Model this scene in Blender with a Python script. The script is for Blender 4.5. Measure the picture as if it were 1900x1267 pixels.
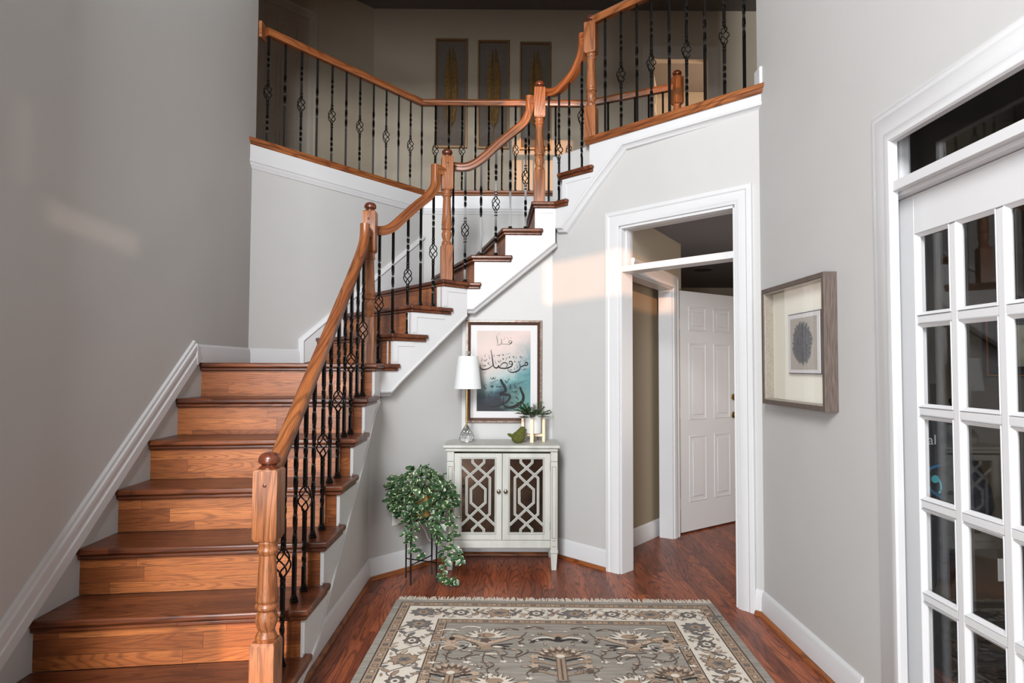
import bpy, math, random
from mathutils import Vector as V, Matrix
random.seed(7)
D = bpy.data
for o in list(D.objects): D.objects.remove(o)
COL = bpy.context.scene.collection
SC = bpy.context.scene
# ------------------------------------------------------------------ camera
FPX, PITCH, YAW, ROLL, EYE = 1200., .0398, .0056, .004, 1.38
FW = V((math.sin(YAW)*math.cos(PITCH), math.cos(YAW)*math.cos(PITCH), math.sin(PITCH)))
_r0 = V((math.cos(YAW), -math.sin(YAW), 0)); _u0 = _r0.cross(FW)
RT = _r0*math.cos(ROLL)+_u0*math.sin(ROLL); UP = -_r0*math.sin(ROLL)+_u0*math.cos(ROLL)
CAM = V((0, 0, EYE))
cd = D.cameras.new('camera'); co = D.objects.new('camera', cd); COL.objects.link(co)
m = Matrix.Identity(4)
for i in range(3): m[i][0], m[i][1], m[i][2], m[i][3] = RT[i], UP[i], -FW[i], CAM[i]
co.matrix_world = m; cd.sensor_width = 36; cd.lens = 36*FPX/1900; cd.clip_start = .05
SC.camera = co
# ------------------------------------------------------------------ light
SC.view_settings.view_transform = 'Standard'; SC.view_settings.look = 'None'
SC.view_settings.exposure = -.2; SC.view_settings.gamma = 1.0; SC.view_settings.use_curve_mapping = False
W = D.worlds.new('sky'); SC.world = W; W.use_nodes = True
W.node_tree.nodes['Background'].inputs[0].default_value = (.75, .82, 1, 1)
W.node_tree.nodes['Background'].inputs[1].default_value = .6
def area(name, loc, rot, sx, sy, power, col):
    l = D.lights.new(name, 'AREA'); l.shape = 'RECTANGLE'; l.size = sx; l.size_y = sy; l.energy = power; l.color = col
    o = D.objects.new(name, l); COL.objects.link(o); o.location = loc; o.rotation_euler = rot; return o
R = math.radians
FRONT = -1.5
sl = D.lights.new('sun', 'SUN'); sl.energy = 3.6; sl.color = (1, .52, .27); sl.angle = R(.6)
so = D.objects.new('sun', sl); COL.objects.link(so)
SUN = V((math.sin(R(4)), math.cos(R(4)), -math.tan(R(3.0))))
so.rotation_euler = SUN.to_track_quat('-Z', 'Y').to_euler()
# added second sun that makes the pale patch on the left wall
s2 = D.lights.new('added_patch_sun', 'SUN'); s2.energy = .95; s2.color = (1, .74, .6); s2.angle = R(.7)
s2o = D.objects.new('added_patch_sun', s2); COL.objects.link(s2o); s2o.rotation_euler = V((-.68, 1, -.0317)).to_track_quat('-Z', 'Y').to_euler()
# area lamps before the front wall stand in for unseen window daylight
area('daylight_sidelight', (-1.09, FRONT+.02, 1.25), (R(90), 0, 0), .62, 2.0, 185, (.955, .98, 1))
area('daylight_high_window', (-.86, FRONT+.02, 3.8), (R(90), 0, 0), 1.0, 1.9, 540, (.955, .98, 1))
area('added_hall_fill', (3.65, 4.6, 1.2), (R(90), 0, R(90)), 1.0, 1.2, 22, (1, .86, .76))  # added fill lamp brightening the open hall door; no window is built here
# daylight of the room behind the upstairs doorway
area('daylight_bedroom', (3.85, 8.4, 4.2), (R(90), 0, R(90)), 1.2, 1.3, 80, (1, .72, .52))

# ------------------------------------------------------------------ pixel ray -> point on a surface of the room
def ray(x, y): return RT*((x-950)/FPX)-UP*((y-633.5)/FPX)+FW
def onz(x, y, z): d = ray(x, y); return CAM+d*((z-EYE)/d.z)
def ony(x, y, Y): d = ray(x, y); return CAM+d*(Y/d.y)
def onx(x, y, X): d = ray(x, y); return CAM+d*(X/d.x)
def onp(x, y, A, B):
    n = V((-(B[1]-A[1]), B[0]-A[0], 0)); d = ray(x, y)
    return CAM+d*((n.dot(V((A[0], A[1], 0)))-n.dot(CAM))/n.dot(d))
# ------------------------------------------------------------------ materials
def lin(c): return tuple(((x/255)/12.92 if x/255 <= .04045 else ((x/255+.055)/1.055)**2.4) for x in c)+(1,)
class NT:
    def __init__(s, name):
        s.m = D.materials.new(name); s.m.use_nodes = True; s.t = s.m.node_tree; s.b = s.t.nodes['Principled BSDF']
    def n(s, typ, **k):
        nd = s.t.nodes.new(typ)
        for a, v in k.items(): setattr(nd, a, v)
        return nd
    def l(s, a, b): s.t.links.new(a, b)
    def inp(s, nd, i, v):
        if hasattr(v, 'is_output'): s.l(v, nd.inputs[i])
        else: nd.inputs[i].default_value = v
    def mth(s, op, a, b=0., c=None):
        nd = s.n('ShaderNodeMath', operation=op); s.inp(nd, 0, a); s.inp(nd, 1, b)
        if c is not None: s.inp(nd, 2, c)
        return nd.outputs[0]
    def mix(s, f, a, b):
        nd = s.n('ShaderNodeMix', data_type='RGBA'); s.inp(nd, 0, f); s.inp(nd, 6, a); s.inp(nd, 7, b); return nd.outputs[2]
    def xyz(s, a, b, c):
        nd = s.n('ShaderNodeCombineXYZ'); s.inp(nd, 0, a); s.inp(nd, 1, b); s.inp(nd, 2, c); return nd.outputs[0]
    def noise(s, vec, sc, det=2, rough=.5):
        nd = s.n('ShaderNodeTexNoise'); s.inp(nd, 'Vector', vec); nd.inputs['Scale'].default_value = sc
        nd.inputs['Detail'].default_value = det; nd.inputs['Roughness'].default_value = rough; return nd.outputs[0]
    def white(s, vec):
        nd = s.n('ShaderNodeTexWhiteNoise', noise_dimensions='3D'); s.inp(nd, 'Vector', vec); return nd
    def step(s, v, lo, hi):
        nd = s.n('ShaderNodeMapRange'); s.inp(nd, 0, v); nd.inputs[1].default_value = lo; nd.inputs[2].default_value = hi; return nd.outputs[0]
    def gp(s):
        a = s.n('ShaderNodeAttribute', attribute_name='gp'); sp = s.n('ShaderNodeSeparateXYZ'); s.l(a.outputs['Vector'], sp.inputs[0])
        return a.outputs['Vector'], sp.outputs
    def bump(s, h, st=.2, d=.002):
        b = s.n('ShaderNodeBump'); b.inputs['Strength'].default_value = st; b.inputs['Distance'].default_value = d
        s.l(h, b.inputs['Height']); s.l(b.outputs[0], s.b.inputs['Normal'])
def plain(name, c, rough=.5, metal=0., spec=.5, trans=0., coat=0.):
    t = NT(name); b = t.b; b.inputs['Base Color'].default_value = lin(c); b.inputs['Roughness'].default_value = rough
    b.inputs['Metallic'].default_value = metal; b.inputs['Specular IOR Level'].default_value = spec
    b.inputs['Transmission Weight'].default_value = trans; b.inputs['Coat Weight'].default_value = coat
    return t.m
def mottled(name, c1, c2, scale, rough=.6, bump=0., metal=0., stretch=None):
    t = NT(name); tc = t.n('ShaderNodeTexCoord').outputs['Object']
    if stretch:
        mp = t.n('ShaderNodeMapping'); mp.inputs['Scale'].default_value = stretch; t.l(tc, mp.inputs[0]); tc = mp.outputs[0]
    f = t.noise(tc, scale, 4, .6); t.l(t.mix(t.step(f, .35, .65), lin(c1), lin(c2)), t.b.inputs['Base Color'])
    t.b.inputs['Roughness'].default_value = rough; t.b.inputs['Metallic'].default_value = metal
    if bump: t.bump(f, bump)
    return t.m
def paint(name, c, rough=.55, tex=.06):
    t = NT(name); tc = t.n('ShaderNodeTexCoord').outputs['Object']
    f = t.noise(tc, 3, 3); c2 = tuple(x*.965 for x in c)
    t.l(t.mix(f, lin(c), lin(c2)), t.b.inputs['Base Color']); t.b.inputs['Roughness'].default_value = rough
    t.bump(t.noise(tc, 260, 2), tex, .001); return t.m
def wood(name, dark, mid, light, rough=.35, plank=None, figure=1., coat=.25, fa_=1.1, fm=.55):
    t = NT(name); _, (a, b, c) = t.gp()[0], t.gp()[1][:3]
    rnd = t.n('ShaderNodeObjectInfo').outputs['Random']
    off = t.mth('MULTIPLY', rnd, 37.)
    tone = None
    if plank:
        w, L, ax = plank
        q = (b, c)[ax]
        row = t.mth('FLOOR', t.mth('DIVIDE', q, w))
        rn = t.white(t.xyz(row, off, 3.)).outputs[0]
        aa = t.mth('ADD', t.mth('DIVIDE', a, L), t.mth('MULTIPLY', rn, 7.))
        colm = t.mth('FLOOR', aa)
        wn = t.white(t.xyz(row, colm, off)).outputs[0]
        tone = wn
        off = t.mth('ADD', off, t.mth('MULTIPLY', wn, 53.))
        fr = t.mth('FRACT', t.mth('DIVIDE', q, w)); gap = t.mth('MINIMUM', fr, t.mth('SUBTRACT', 1., fr))
        fa = t.mth('FRACT', aa); gapa = t.mth('MINIMUM', fa, t.mth('SUBTRACT', 1., fa))
        g = t.mth('MAXIMUM', t.mth('LESS_THAN', gap, .0008/w), t.mth('LESS_THAN', gapa, .0008/L))
    n1 = t.noise(t.xyz(t.mth('ADD', t.mth('MULTIPLY', a, fa_), off), t.mth('MULTIPLY', b, 9.), t.mth('MULTIPLY', c, 9.)), 1., 1.5, .4)
    ln = t.mth('SINE', t.mth('MULTIPLY', n1, 95.*figure))
    ln = t.step(ln, .1, 1.)
    n2 = t.noise(t.xyz(t.mth('ADD', t.mth('MULTIPLY', a, 9.), off), t.mth('MULTIPLY', b, 260.), t.mth('MULTIPLY', c, 260.)), 1., 3, .6)
    por = t.step(n2, .5, .68)
    n3 = t.noise(t.xyz(t.mth('ADD', t.mth('MULTIPLY', a, 1.7), off), t.mth('MULTIPLY', b, 14.), t.mth('MULTIPLY', c, 14.)), 1., 3, .5)
    base = t.mix(t.step(n3, .3, .7), lin(mid), lin(light))
    if tone is not None: base = t.mix(t.mth('MULTIPLY', t.step(tone, .3, 1.), .75), base, lin(tuple(.55*d+.45*m_ for d, m_ in zip(dark, mid))))
    col = t.mix(t.mth('MULTIPLY', ln, fm), base, lin(dark))
    col = t.mix(t.mth('MULTIPLY', por, .6), col, lin(tuple(x*.6 for x in dark)))
    if plank: col = t.mix(t.mth('MULTIPLY', g, .7), col, lin(tuple(x*.35 for x in dark)))
    t.l(col, t.b.inputs['Base Color'])
    t.l(t.mth('ADD', t.mth('MULTIPLY', por, .12), rough), t.b.inputs['Roughness'])
    t.b.inputs['Specular IOR Level'].default_value = .35; t.b.inputs['Coat Weight'].default_value = coat; t.b.inputs['Coat Roughness'].default_value = .22
    t.bump(t.mth('SUBTRACT', 1., por), .12, .001)
    return t.m
def glass_thin(name, tint=(1, 1, 1), ior=1.5, rough=0.0):
    t = NT(name); nt = t.t; nt.nodes.remove(t.b); out = nt.nodes['Material Output']
    tr = t.n('ShaderNodeBsdfTransparent'); tr.inputs[0].default_value = (*tint, 1)
    gl = t.n('ShaderNodeBsdfGlossy'); gl.inputs['Roughness'].default_value = rough
    fr = t.n('ShaderNodeFresnel'); ge = t.n('ShaderNodeNewGeometry'); t.l(t.mth('ADD', ior, t.mth('MULTIPLY', ge.outputs['Backfacing'], 1/ior-ior)), fr.inputs[0])
    mx = t.n('ShaderNodeMixShader'); t.l(fr.outputs[0], mx.inputs[0]); t.l(tr.outputs[0], mx.inputs[1]); t.l(gl.outputs[0], mx.inputs[2])
    t.l(mx.outputs[0], out.inputs[0]); return t.m
M = dict(
    wall=paint('wall_paint', (184, 183, 181)), hallwall=paint('hall_paint', (184, 172, 152)), white=paint('trim_white', (202, 202, 203), .35, .02), trimhall=paint('trim_white_dimmed', (188, 178, 164), .4, .02),  # hall trim is the white trim with dim warm light in its colour
    bouncesink=plain('bounce_absorber', (58, 44, 36), .5),  # made-up dark tone for unseen entry walls, soaks up bounced light
    ceildark=paint('shaded_ceiling', (112, 110, 112), .8), officewall=paint('office_shaded_paint', (92, 83, 71)), closet=paint('closet_shaded_paint', (142, 128, 106)), ceil=paint('ceiling_paint', (112, 107, 103), .8), black=plain('black_metal', (20, 19, 18), .27, .7), dark=plain('dark_paint', (40, 36, 34), .7),  # office, closet and vestibule ceiling colours are darkened to hold the shade
    floor=wood('floor_oak', (62, 22, 10), (132, 62, 34), (168, 90, 52), .36, (.072, .95, 0), 1.1, .05, 1.0, .62),
    tread=wood('tread_oak', (48, 20, 10), (92, 46, 23), (122, 66, 36), .33, (.09, 1.3, 0), .8, .08),
    riser=wood('riser_oak', (86, 42, 20), (142, 78, 38), (178, 108, 58), .40, (.064, .62, 1), 2.2, .05, .9, .45),
    rail=wood('rail_oak', (66, 30, 14), (122, 66, 33), (150, 90, 48), .36, None, .8, .08),
    newel=wood('newel_oak', (72, 34, 17), (130, 76, 43), (162, 104, 64), .38, None, .9, .08),
    capw=wood('cap_oak', (42, 17, 9), (78, 35, 18), (100, 48, 26), .28, None, .8, .3),
    brass=plain('brass', (176, 148, 92), .3, 1.), nickel=plain('pewter', (110, 98, 86), .35, 1.), hinge=plain('hinge_white', (226, 224, 222), .4),
    glass=glass_thin('window_glass', (1, 1, 1), 1.38), mirror=mottled('aged_mirror', (52, 40, 34), (84, 66, 54), 6, .18, 0, .85),
    crystal=plain('crystal', (252, 253, 252), .02, 0, .6, 1.), shade=plain('shade_linen', (206, 208, 208), .8),
    chalk=mottled('chalk_grey', (184, 184, 177), (168, 168, 161), 8, .5, .05, 0, (1, 1, .25)), groove=plain('groove_grey', (104, 101, 95), .6),
    pot=plain('ceramic_white', (210, 208, 207), .35), pine=mottled('pale_pine', (238, 214, 184), (228, 198, 164), 20, .55, 0, 0, (1, 1, .1)),
    basket=mottled('tan_pot', (150, 116, 66), (120, 88, 46), 40, .7), moss=mottled('moss', (58, 64, 18), (92, 92, 34), 120, .95, 1.), soil=plain('soil', (40, 28, 20), .9),
    leafd=mottled('fern_leaf', (28, 52, 26), (52, 84, 40), 30, .5), stem=plain('stem_green', (86, 104, 62), .6),
    mat=plain('mat_board', (208, 205, 205), .8), silver=mottled('silver_bronze', (172, 152, 140), (120, 96, 84), 60, .35, 0, .55),
    bronze=plain('bronze_edge', (84, 60, 50), .4, .5), greyoak=mottled('grey_oak', (102, 88, 80), (70, 60, 54), 30, .6, .1, 0, (6, 6, .35)),
    cream=plain('cream_mat', (236, 232, 218), .8), linen=mottled('linen_mat', (150, 140, 128), (170, 162, 150), 160, .9), feather=mottled('gold_feather', (158, 124, 70), (126, 94, 48), 30, .5, 0, .2),
    goldframe=plain('gold_frame', (158, 124, 86), .4, .5), boxback=mottled('frame_back', (112, 102, 92), (104, 94, 86), 20, .9),
    petal=mottled('slate_petal', (58, 56, 66), (30, 28, 34), 60, .5), ink=plain('ink', (7, 8, 9), .7), inkl=plain('ink_soft', (126, 120, 114), .7),
    inkm=plain('ink_mid', (40, 44, 48), .7), coat=mottled('coat_cloth', (62, 62, 68), (40, 40, 46), 25, .9, .3), bag=plain('bag_black', (16, 16, 18), .6), cyan=plain('logo_cyan', (84, 196, 206), .6),
    blue=plain('logo_blue', (28, 118, 168), .6), lettering=plain('letter_white', (240, 240, 240), .6), paper=plain('certificate_paper', (206, 204, 178), .8), frameblk=plain('frame_black', (24, 20, 18), .45),
    gilt=plain('gilt_line', (206, 128, 56), .35, .6), plastic=plain('white_plastic', (236, 235, 232), .4), can=plain('can_dark', (26, 24, 24), .6))

# ------------------------------------------------------------------ mesh builder
class MB:
    def __init__(s): s.v = []; s.f = []; s.g = []; s.m = []; s.cur = 0
    def add(s, vs, fs, gs):
        b = len(s.v); s.v += [V(p) for p in vs]; s.g += [tuple(q) for q in gs]
        for f in fs: s.f.append(tuple(b+i for i in f)); s.m.append(s.cur)
    def boxm(s, c, sx, sy, sz, rz=0, grain='x'):
        c = V(c); ca, sa = math.cos(rz), math.sin(rz); vs = []; gs = []
        for dz in (-1, 1):
            for dx, dy in ((-1, -1), (1, -1), (1, 1), (-1, 1)):
                x, y, z = dx*sx/2, dy*sy/2, dz*sz/2
                vs.append(c+V((x*ca-y*sa, x*sa+y*ca, z)))
                gs.append({'x': (x, y, z), 'y': (y, x, z), 'z': (z, x, y)}[grain])
        s.add(vs, [(3, 2, 1, 0), (4, 5, 6, 7), (0, 1, 5, 4), (1, 2, 6, 5), (2, 3, 7, 6), (3, 0, 4, 7)], gs); return s
    def box(s, a, b, grain='x'):
        a = V(a); b = V(b); c = (a+b)/2; d = b-a
        k = len(s.g); s.boxm(c, abs(d.x), abs(d.y), abs(d.z), 0, grain)
        for i in range(k, len(s.g)):   # grain in room units so planks line up
            p = s.v[i]; s.g[i] = {'x': (p.x, p.y, p.z), 'y': (p.y, p.x, p.z), 'z': (p.z, p.x, p.y)}[grain]
        return s
    def prism(s, poly, z0, z1, gd=(1, 0)):
        n = len(poly); ar = sum(poly[i][0]*poly[(i+1) % n][1]-poly[(i+1) % n][0]*poly[i][1] for i in range(n))
        if ar < 0: poly = poly[::-1]
        g = V((gd[0], gd[1], 0)).normalized(); h = V((-g.y, g.x, 0)); vs = []; gs = []
        for z in (z0, z1):
            for p in poly: q = V((p[0], p[1], z)); vs.append(q); gs.append((q.dot(g), q.dot(h), z))
        s.add(vs, [tuple(range(n-1, -1, -1)), tuple(range(n, 2*n))]+[(i, (i+1) % n, n+(i+1) % n, n+i) for i in range(n)], gs); return s
    def vprism(s, pts, o, d, nrm, t0, t1):     # polygon (s,z) in the vertical plane o + s*d, thickness t0..t1 along nrm
        o = V((o[0], o[1], 0)); d = V((d[0], d[1], 0)); nn = V((nrm[0], nrm[1], 0)); n = len(pts); vs = []; gs = []
        for t in (t0, t1):
            for a, z in pts: vs.append(o+d*a+nn*t+V((0, 0, z))); gs.append((a, t, z))
        ar = sum(pts[i][0]*pts[(i+1) % n][1]-pts[(i+1) % n][0]*pts[i][1] for i in range(n))
        f1, f2 = tuple(range(n)), tuple(range(2*n-1, n-1, -1))
        flip = (ar > 0) == (V((d.x, d.y, 0)).cross(V((0, 0, 1))).dot(nn) > 0)
        fs = [f1, f2]+[((i+1) % n, i, n+i, n+(i+1) % n) for i in range(n)]
        if flip: fs = [f[::-1] for f in fs]
        s.add(vs, fs, gs); return s
    def quad(s, a, b, c, d): s.add([a, b, c, d], [(0, 1, 2, 3)], [(0, 0, 0), (1, 0, 0), (1, 1, 0), (0, 1, 0)]); return s
    def lathe(s, prof, c, n=24, ax=None):
        c = V(c); vs = []; gs = []; fs = []; k = len(prof)
        M3 = Matrix.Identity(3) if ax is None else V(ax).to_track_quat('Z', 'Y').to_matrix()
        for r, z in prof:
            for i in range(n):
                a = 2*math.pi*i/n; p = V((r*math.cos(a), r*math.sin(a), z)); vs.append(c+M3@p); gs.append((z, p.x, p.y))
        for j in range(k-1):
            for i in range(n): fs.append((j*n+i, j*n+(i+1) % n, (j+1)*n+(i+1) % n, (j+1)*n+i))
        fs.append(tuple(range(n-1, -1, -1))); fs.append(tuple((k-1)*n+i for i in range(n)))
        s.add(vs, fs, gs); return s
    def sweep(s, path, prof, N, closed=False, flip=False):   # prof (u,w): u along N x t in the path plane, w along N; mitred
        path = [V(p) for p in path]; N = V(N).normalized(); n = len(path); k = len(prof); vs = []; gs = []; L = 0
        for i, p in enumerate(path):
            a = path[i-1] if (i > 0 or closed) else None; b = path[(i+1) % n] if (i < n-1 or closed) else None
            t1 = (p-a).normalized() if a is not None else (b-p).normalized(); t2 = (b-p).normalized() if b is not None else t1
            u1 = N.cross(t1).normalized(); u2 = N.cross(t2).normalized(); u = (u1+u2)
            u = u.normalized() if u.length > 1e-6 else u1
            sc = 1/max(.35, u.dot(u1))
            if i: L += (p-path[i-1]).length
            for q, w in prof: vs.append(p+u*(q*sc)+N*w); gs.append((L, q, w))
        fs = []
        for i in range(n if closed else n-1):
            j = (i+1) % n
            for a in range(k): fs.append((i*k+a, i*k+(a+1) % k, j*k+(a+1) % k, j*k+a))
        if not closed: fs.append(tuple(range(k-1, -1, -1))); fs.append(tuple((n-1)*k+a for a in range(k)))
        s.add(vs, fs, gs); return s
    def tube(s, path, r, n=6, r2=None):
        path = [V(p) for p in path]; k = len(path); vs = []; gs = []; L = 0
        for i, p in enumerate(path):
            t = (path[min(i+1, k-1)]-path[max(i-1, 0)]).normalized()
            ref = V((0, 0, 1)) if abs(t.z) < .9 else V((1, 0, 0))
            a = t.cross(ref).normalized(); b = t.cross(a); rr = r if r2 is None else r+(r2-r)*i/(k-1)
            if i: L += (p-path[i-1]).length
            for j in range(n):
                th = 2*math.pi*j/n; vs.append(p+a*(rr*math.cos(th))+b*(rr*math.sin(th))); gs.append((L, math.cos(th)*rr, math.sin(th)*rr))
        fs = [(i*n+j, (i+1)*n+j, (i+1)*n+(j+1) % n, i*n+(j+1) % n) for i in range(k-1) for j in range(n)]
        fs += [tuple(range(n)), tuple((k-1)*n+j for j in range(n-1, -1, -1))]
        s.add(vs, fs, gs); return s
    def build(s, name, mat, parent=None, bevel=0, smooth=35, seg=2):
        off = V((0, 0, 0)); p = parent
        while p is not None: off += p.location; p = p.parent
        me = D.meshes.new(name); me.from_pydata([v-off for v in s.v], [], s.f); me.update()
        import bmesh
        bm = bmesh.new(); bm.from_mesh(me); bmesh.ops.recalc_face_normals(bm, faces=bm.faces); bm.to_mesh(me); bm.free()
        at = me.attributes.new('gp', 'FLOAT_VECTOR', 'POINT'); at.data.foreach_set('vector', [x for g in s.g for x in g])
        mats = mat if isinstance(mat, (list, tuple)) else [mat]
        for mm in mats: me.materials.append(M[mm] if isinstance(mm, str) else mm)
        if len(mats) > 1: me.polygons.foreach_set('material_index', s.m)
        if smooth: me.shade_smooth(); me.set_sharp_from_angle(angle=R(smooth))
        o = D.objects.new(name, me); COL.objects.link(o)
        if parent is not None: o.parent = parent
        if bevel:
            b = o.modifiers.new('bevel', 'BEVEL'); b.width = bevel; b.segments = seg; b.limit_method = 'ANGLE'; b.angle_limit = R(40)
        return o
def thing(name, label, cat, loc=(0, 0, 0), group=None):
    o = D.objects.new(name, None); COL.objects.link(o); o.location = loc; o.empty_display_size = .1
    tag(o, label, cat, group); return o
def tag(o, label, cat, group=None):
    o['label'] = label; o['category'] = cat
    if group: o['group'] = group
    return o
def struct(o): o['kind'] = 'structure'; return o
def X2(p): return (p[0], p[1])

# ------------------------------------------------------------------ plan of the house (metres)
RS, RUN, Y0, TILT = .2, .2643, 2.254, .134
XL, XR = -1.83, 1.44
JX, JY = -1.45, 1.6
E = [(-.80, 2.10), (-.80, 4.19), (-.29, 4.70), (.33, 4.70), (1.44, 3.59)]         # nosing edge of the open side
BL = [(-.89, 2.10), (-.89, 4.227), (-.327, 4.79), (.367, 4.79), (1.46, 3.697)]    # baluster line
WF = [(-.905, 2.10), (-.905, 4.25), (-.345, 4.84), (.33, 4.84), (1.44, 3.67)]     # wall under the stair
OW = [(XL, 4.56), (-.795, 5.905), (.72, 5.905), (1.44, 5.54)]                        # stairwell wall (outer)
ZU, ZC = 3.0, 5.5
def seg(i, P=E): return P[i], P[i+1]
def unit(a, b): v = V((b[0]-a[0], b[1]-a[1])); return v.normalized()
# ------------------------------------------------------------------ shell
def wallbox(mb, A, B, z0, z1, th, side=1):
    d = unit(A, B); n = V((-d.y, d.x))*side; L = (V(B)-V(A)).length
    mb.vprism([(0, z0), (L, z0), (L, z1), (0, z1)], A, d, n, 0, th); return mb
struct(MB().box((-2.2, -1.6, -.12), (4.6, 9, 0), 'y').build('floor', 'floor'))
mb = MB(); mb.box((XL-.12, JY-.1, -.0), (XL, 4.62, ZC)); struct(mb.build('wall_left', 'wall'))
# unseen front wall behind the viewer; openings cut to shape the sun patches
ops = [(-1.44, -1.09, .12, .62), (-.18, .93, 2.19, 2.50), (.93, 1.42, 2.07, 2.17), (-.575, .095, 3.5, 4.9), (.735, .985, 3.5, 4.9)]
xs = sorted({JX-.1, XR+.12}.union(*[{o[0], o[1]} for o in ops])); zs = sorted({0, ZC}.union(*[{o[2], o[3]} for o in ops]))
mb = MB()
for i in range(len(xs)-1):
    for j in range(len(zs)-1):
        cx, cz = (xs[i]+xs[i+1])/2, (zs[j]+zs[j+1])/2
        if any(a < cx < b and c < cz < d for a, b, c, d in ops): continue
        mb.box((xs[i], FRONT-.1, zs[j]), (xs[i+1], FRONT, zs[j+1]))
struct(mb.build('wall_front', 'bouncesink'))
mb = MB(); mb.box((JX-.1, FRONT, 0), (JX, JY, ZC)); mb.box((XL-.12, JY-.1, 0), (JX-.1, JY, ZC)); struct(mb.build('wall_shading_jog', 'bouncesink'))  # unseen jog added to keep window light off the near left wall
struct(MB().box((XL, 4.56, 4.12), (XR+.1, 4.68, ZC)).build('wall_shading_beam', 'wall'))  # unseen beam added to shade the top of the upstairs wall
struct(MB().box((.82, -2.6, 0), (1.37, -2.4, 3.2)).build('column_sun_blocker', 'white'))  # added outdoor blocker keeping the main sun out of the narrow slot
struct(MB().box((2.0, -5.6, 0), (3.56, -5.5, 4.2)).build('wall_sun_blocker', 'wall'))  # added outdoor slab keeping the second sun out of the transom opening
# right wall with the french door opening
DY0, DY1, DZ = .83, 2.50, 2.36
mb = MB(); mb.box((XR, FRONT, 0), (XR+.12, DY0, ZC)); mb.box((XR, DY1, 0), (XR+.12, 3.69, ZC)); mb.box((XR, DY0, DZ), (XR+.12, DY1, ZC))
struct(mb.build('wall_right', 'wall'))
# walls under the stair
def slopewall(name, A, B, zs):
    d = unit(A, B); n = V((-d.y, d.x)); L = (V(B)-V(A)).length
    struct(MB().vprism([(0, 0), (L, 0)]+[(L*t, z) for t, z in zs][::-1], A, d, n, 0, .03).build(name, 'wall'))
slopewall('wall_stringer', WF[0], WF[1], [(0, .0), (.14, .02), (1, 1.17)])
slopewall('wall_back_left', WF[1], WF[2], [(0, 1.17), (.1, 1.17), (1, 1.72)])
slopewall('wall_back', WF[2], WF[3], [(0, 1.80), (.05, 1.80), (1, 2.40)])
# diagonal wall with the doorway
dW = unit(*seg(3, WF)); nW = V((-dW.y, dW.x)); oW = V(WF[3]); LW = (V(WF[4])-oW).length
def sW(x, y): p = onp(x, y, WF[3], WF[4]); return (V((p.x, p.y))-oW).dot(dW), p.z
s0, s1, zt = sW(1150, 700)[0], sW(1368, 700)[0], 2.345
mb = MB()
mb.vprism([(0, 0), (s0, 0), (s0, ZU-.03), (0, ZU-.03)], oW, dW, nW, 0, .12)
mb.vprism([(s1, 0), (LW, 0), (LW, ZU-.03), (s1, ZU-.03)], oW, dW, nW, 0, .12)
mb.vprism([(s0, zt), (s1, zt), (s1, ZU-.03), (s0, ZU-.03)], oW, dW, nW, 0, .12)
struct(mb.build('wall_back_right', 'wall'))
# stairwell walls
mb = MB()
for i, (za, zb) in enumerate([(.6, ZU-.03), (.6, ZU-.03), (.6, ZU-.03)]): wallbox(mb, OW[i], OW[i+1], za, zb, .1)
struct(mb.build('wall_stairwell', 'wall'))
# upper floor, hall walls, ceiling
mb = MB()
mb.prism([(XL-1.4, 4.64), (XL-.04, 4.64), (OW[1][0]-.02, OW[1][1]+.04), (OW[1][0]-.4, 8), (-3.2, 8)], ZU-.26, ZU-.02, (1, 1))
mb.prism([(OW[1][0]-.02, OW[1][1]+.04), (OW[2][0], OW[2][1]+.04), (OW[2][0]+.4, 8), (OW[1][0]-.4, 8)], ZU-.26, ZU-.02)
mb.prism([(OW[2][0], OW[2][1]+.04), (OW[3][0]+.02, OW[3][1]+.04), (3.3, 5.4), (3.3, 8), (OW[2][0]+.4, 8)], ZU-.26, ZU-.02)
mb.prism([(.66, 4.70), (1.47, 3.80), (3.3, 3.80), (3.3, 5.4), (OW[3][0]+.02, OW[3][1]+.04)], ZU-.26, ZU-.02)
struct(mb.build('floor_upper', 'floor'))
HW = 7.3
hl = [(-1.56, HW), (-3.1, HW-1.54)]
dox0, dox1 = (1216-943.3)/1200*HW, (1318-943.3)/1200*HW
mb = MB(); mb.box((-1.56, HW, ZU-.02), (dox0, HW+.1, ZC)); mb.box((dox1, HW, ZU-.02), (3.3, HW+.1, ZC)); mb.box((dox0, HW, 5.03), (dox1, HW+.1, ZC))
struct(mb.build('wall_upper_back', 'hallwall'))
mb = MB(); wallbox(mb, hl[0], hl[1], ZU-.02, ZC, .1, -1); struct(mb.build('wall_upper_left', 'hallwall'))
mb = MB(); mb.box((-3.2, 4.5, ZU-.02), (-3.1, 5.8, ZC)); mb.box((-3.1, 4.5, ZU-.02), (XL-.12, 4.6, ZC)); struct(mb.build('wall_upper_side', 'hallwall'))
mb = MB(); mb.box((2.9, 3.6, ZU-.02), (3.0, HW, ZC)); mb.box((XR+.12, 3.57, ZU-.02), (3.0, 3.69, ZC)); struct(mb.build('wall_upper_right', 'hallwall'))
mb = MB(); mb.box((1.2, HW+.1, ZU-.02), (1.3, 9.6, ZC)); mb.box((3.9, HW, ZU-.02), (4.0, 9.6, ZC)); mb.box((1.2, 9.5, ZU-.02), (4, 9.6, ZC)); mb.box((1.2, HW, ZU-.2), (4, 9.6, ZU-.02))
struct(mb.build('wall_bedroom', 'hallwall'))
struct(MB().box((-3.3, FRONT-.1, ZC), (4.1, 9.7, ZC+.1)).build('ceiling', 'ceil'))
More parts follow.
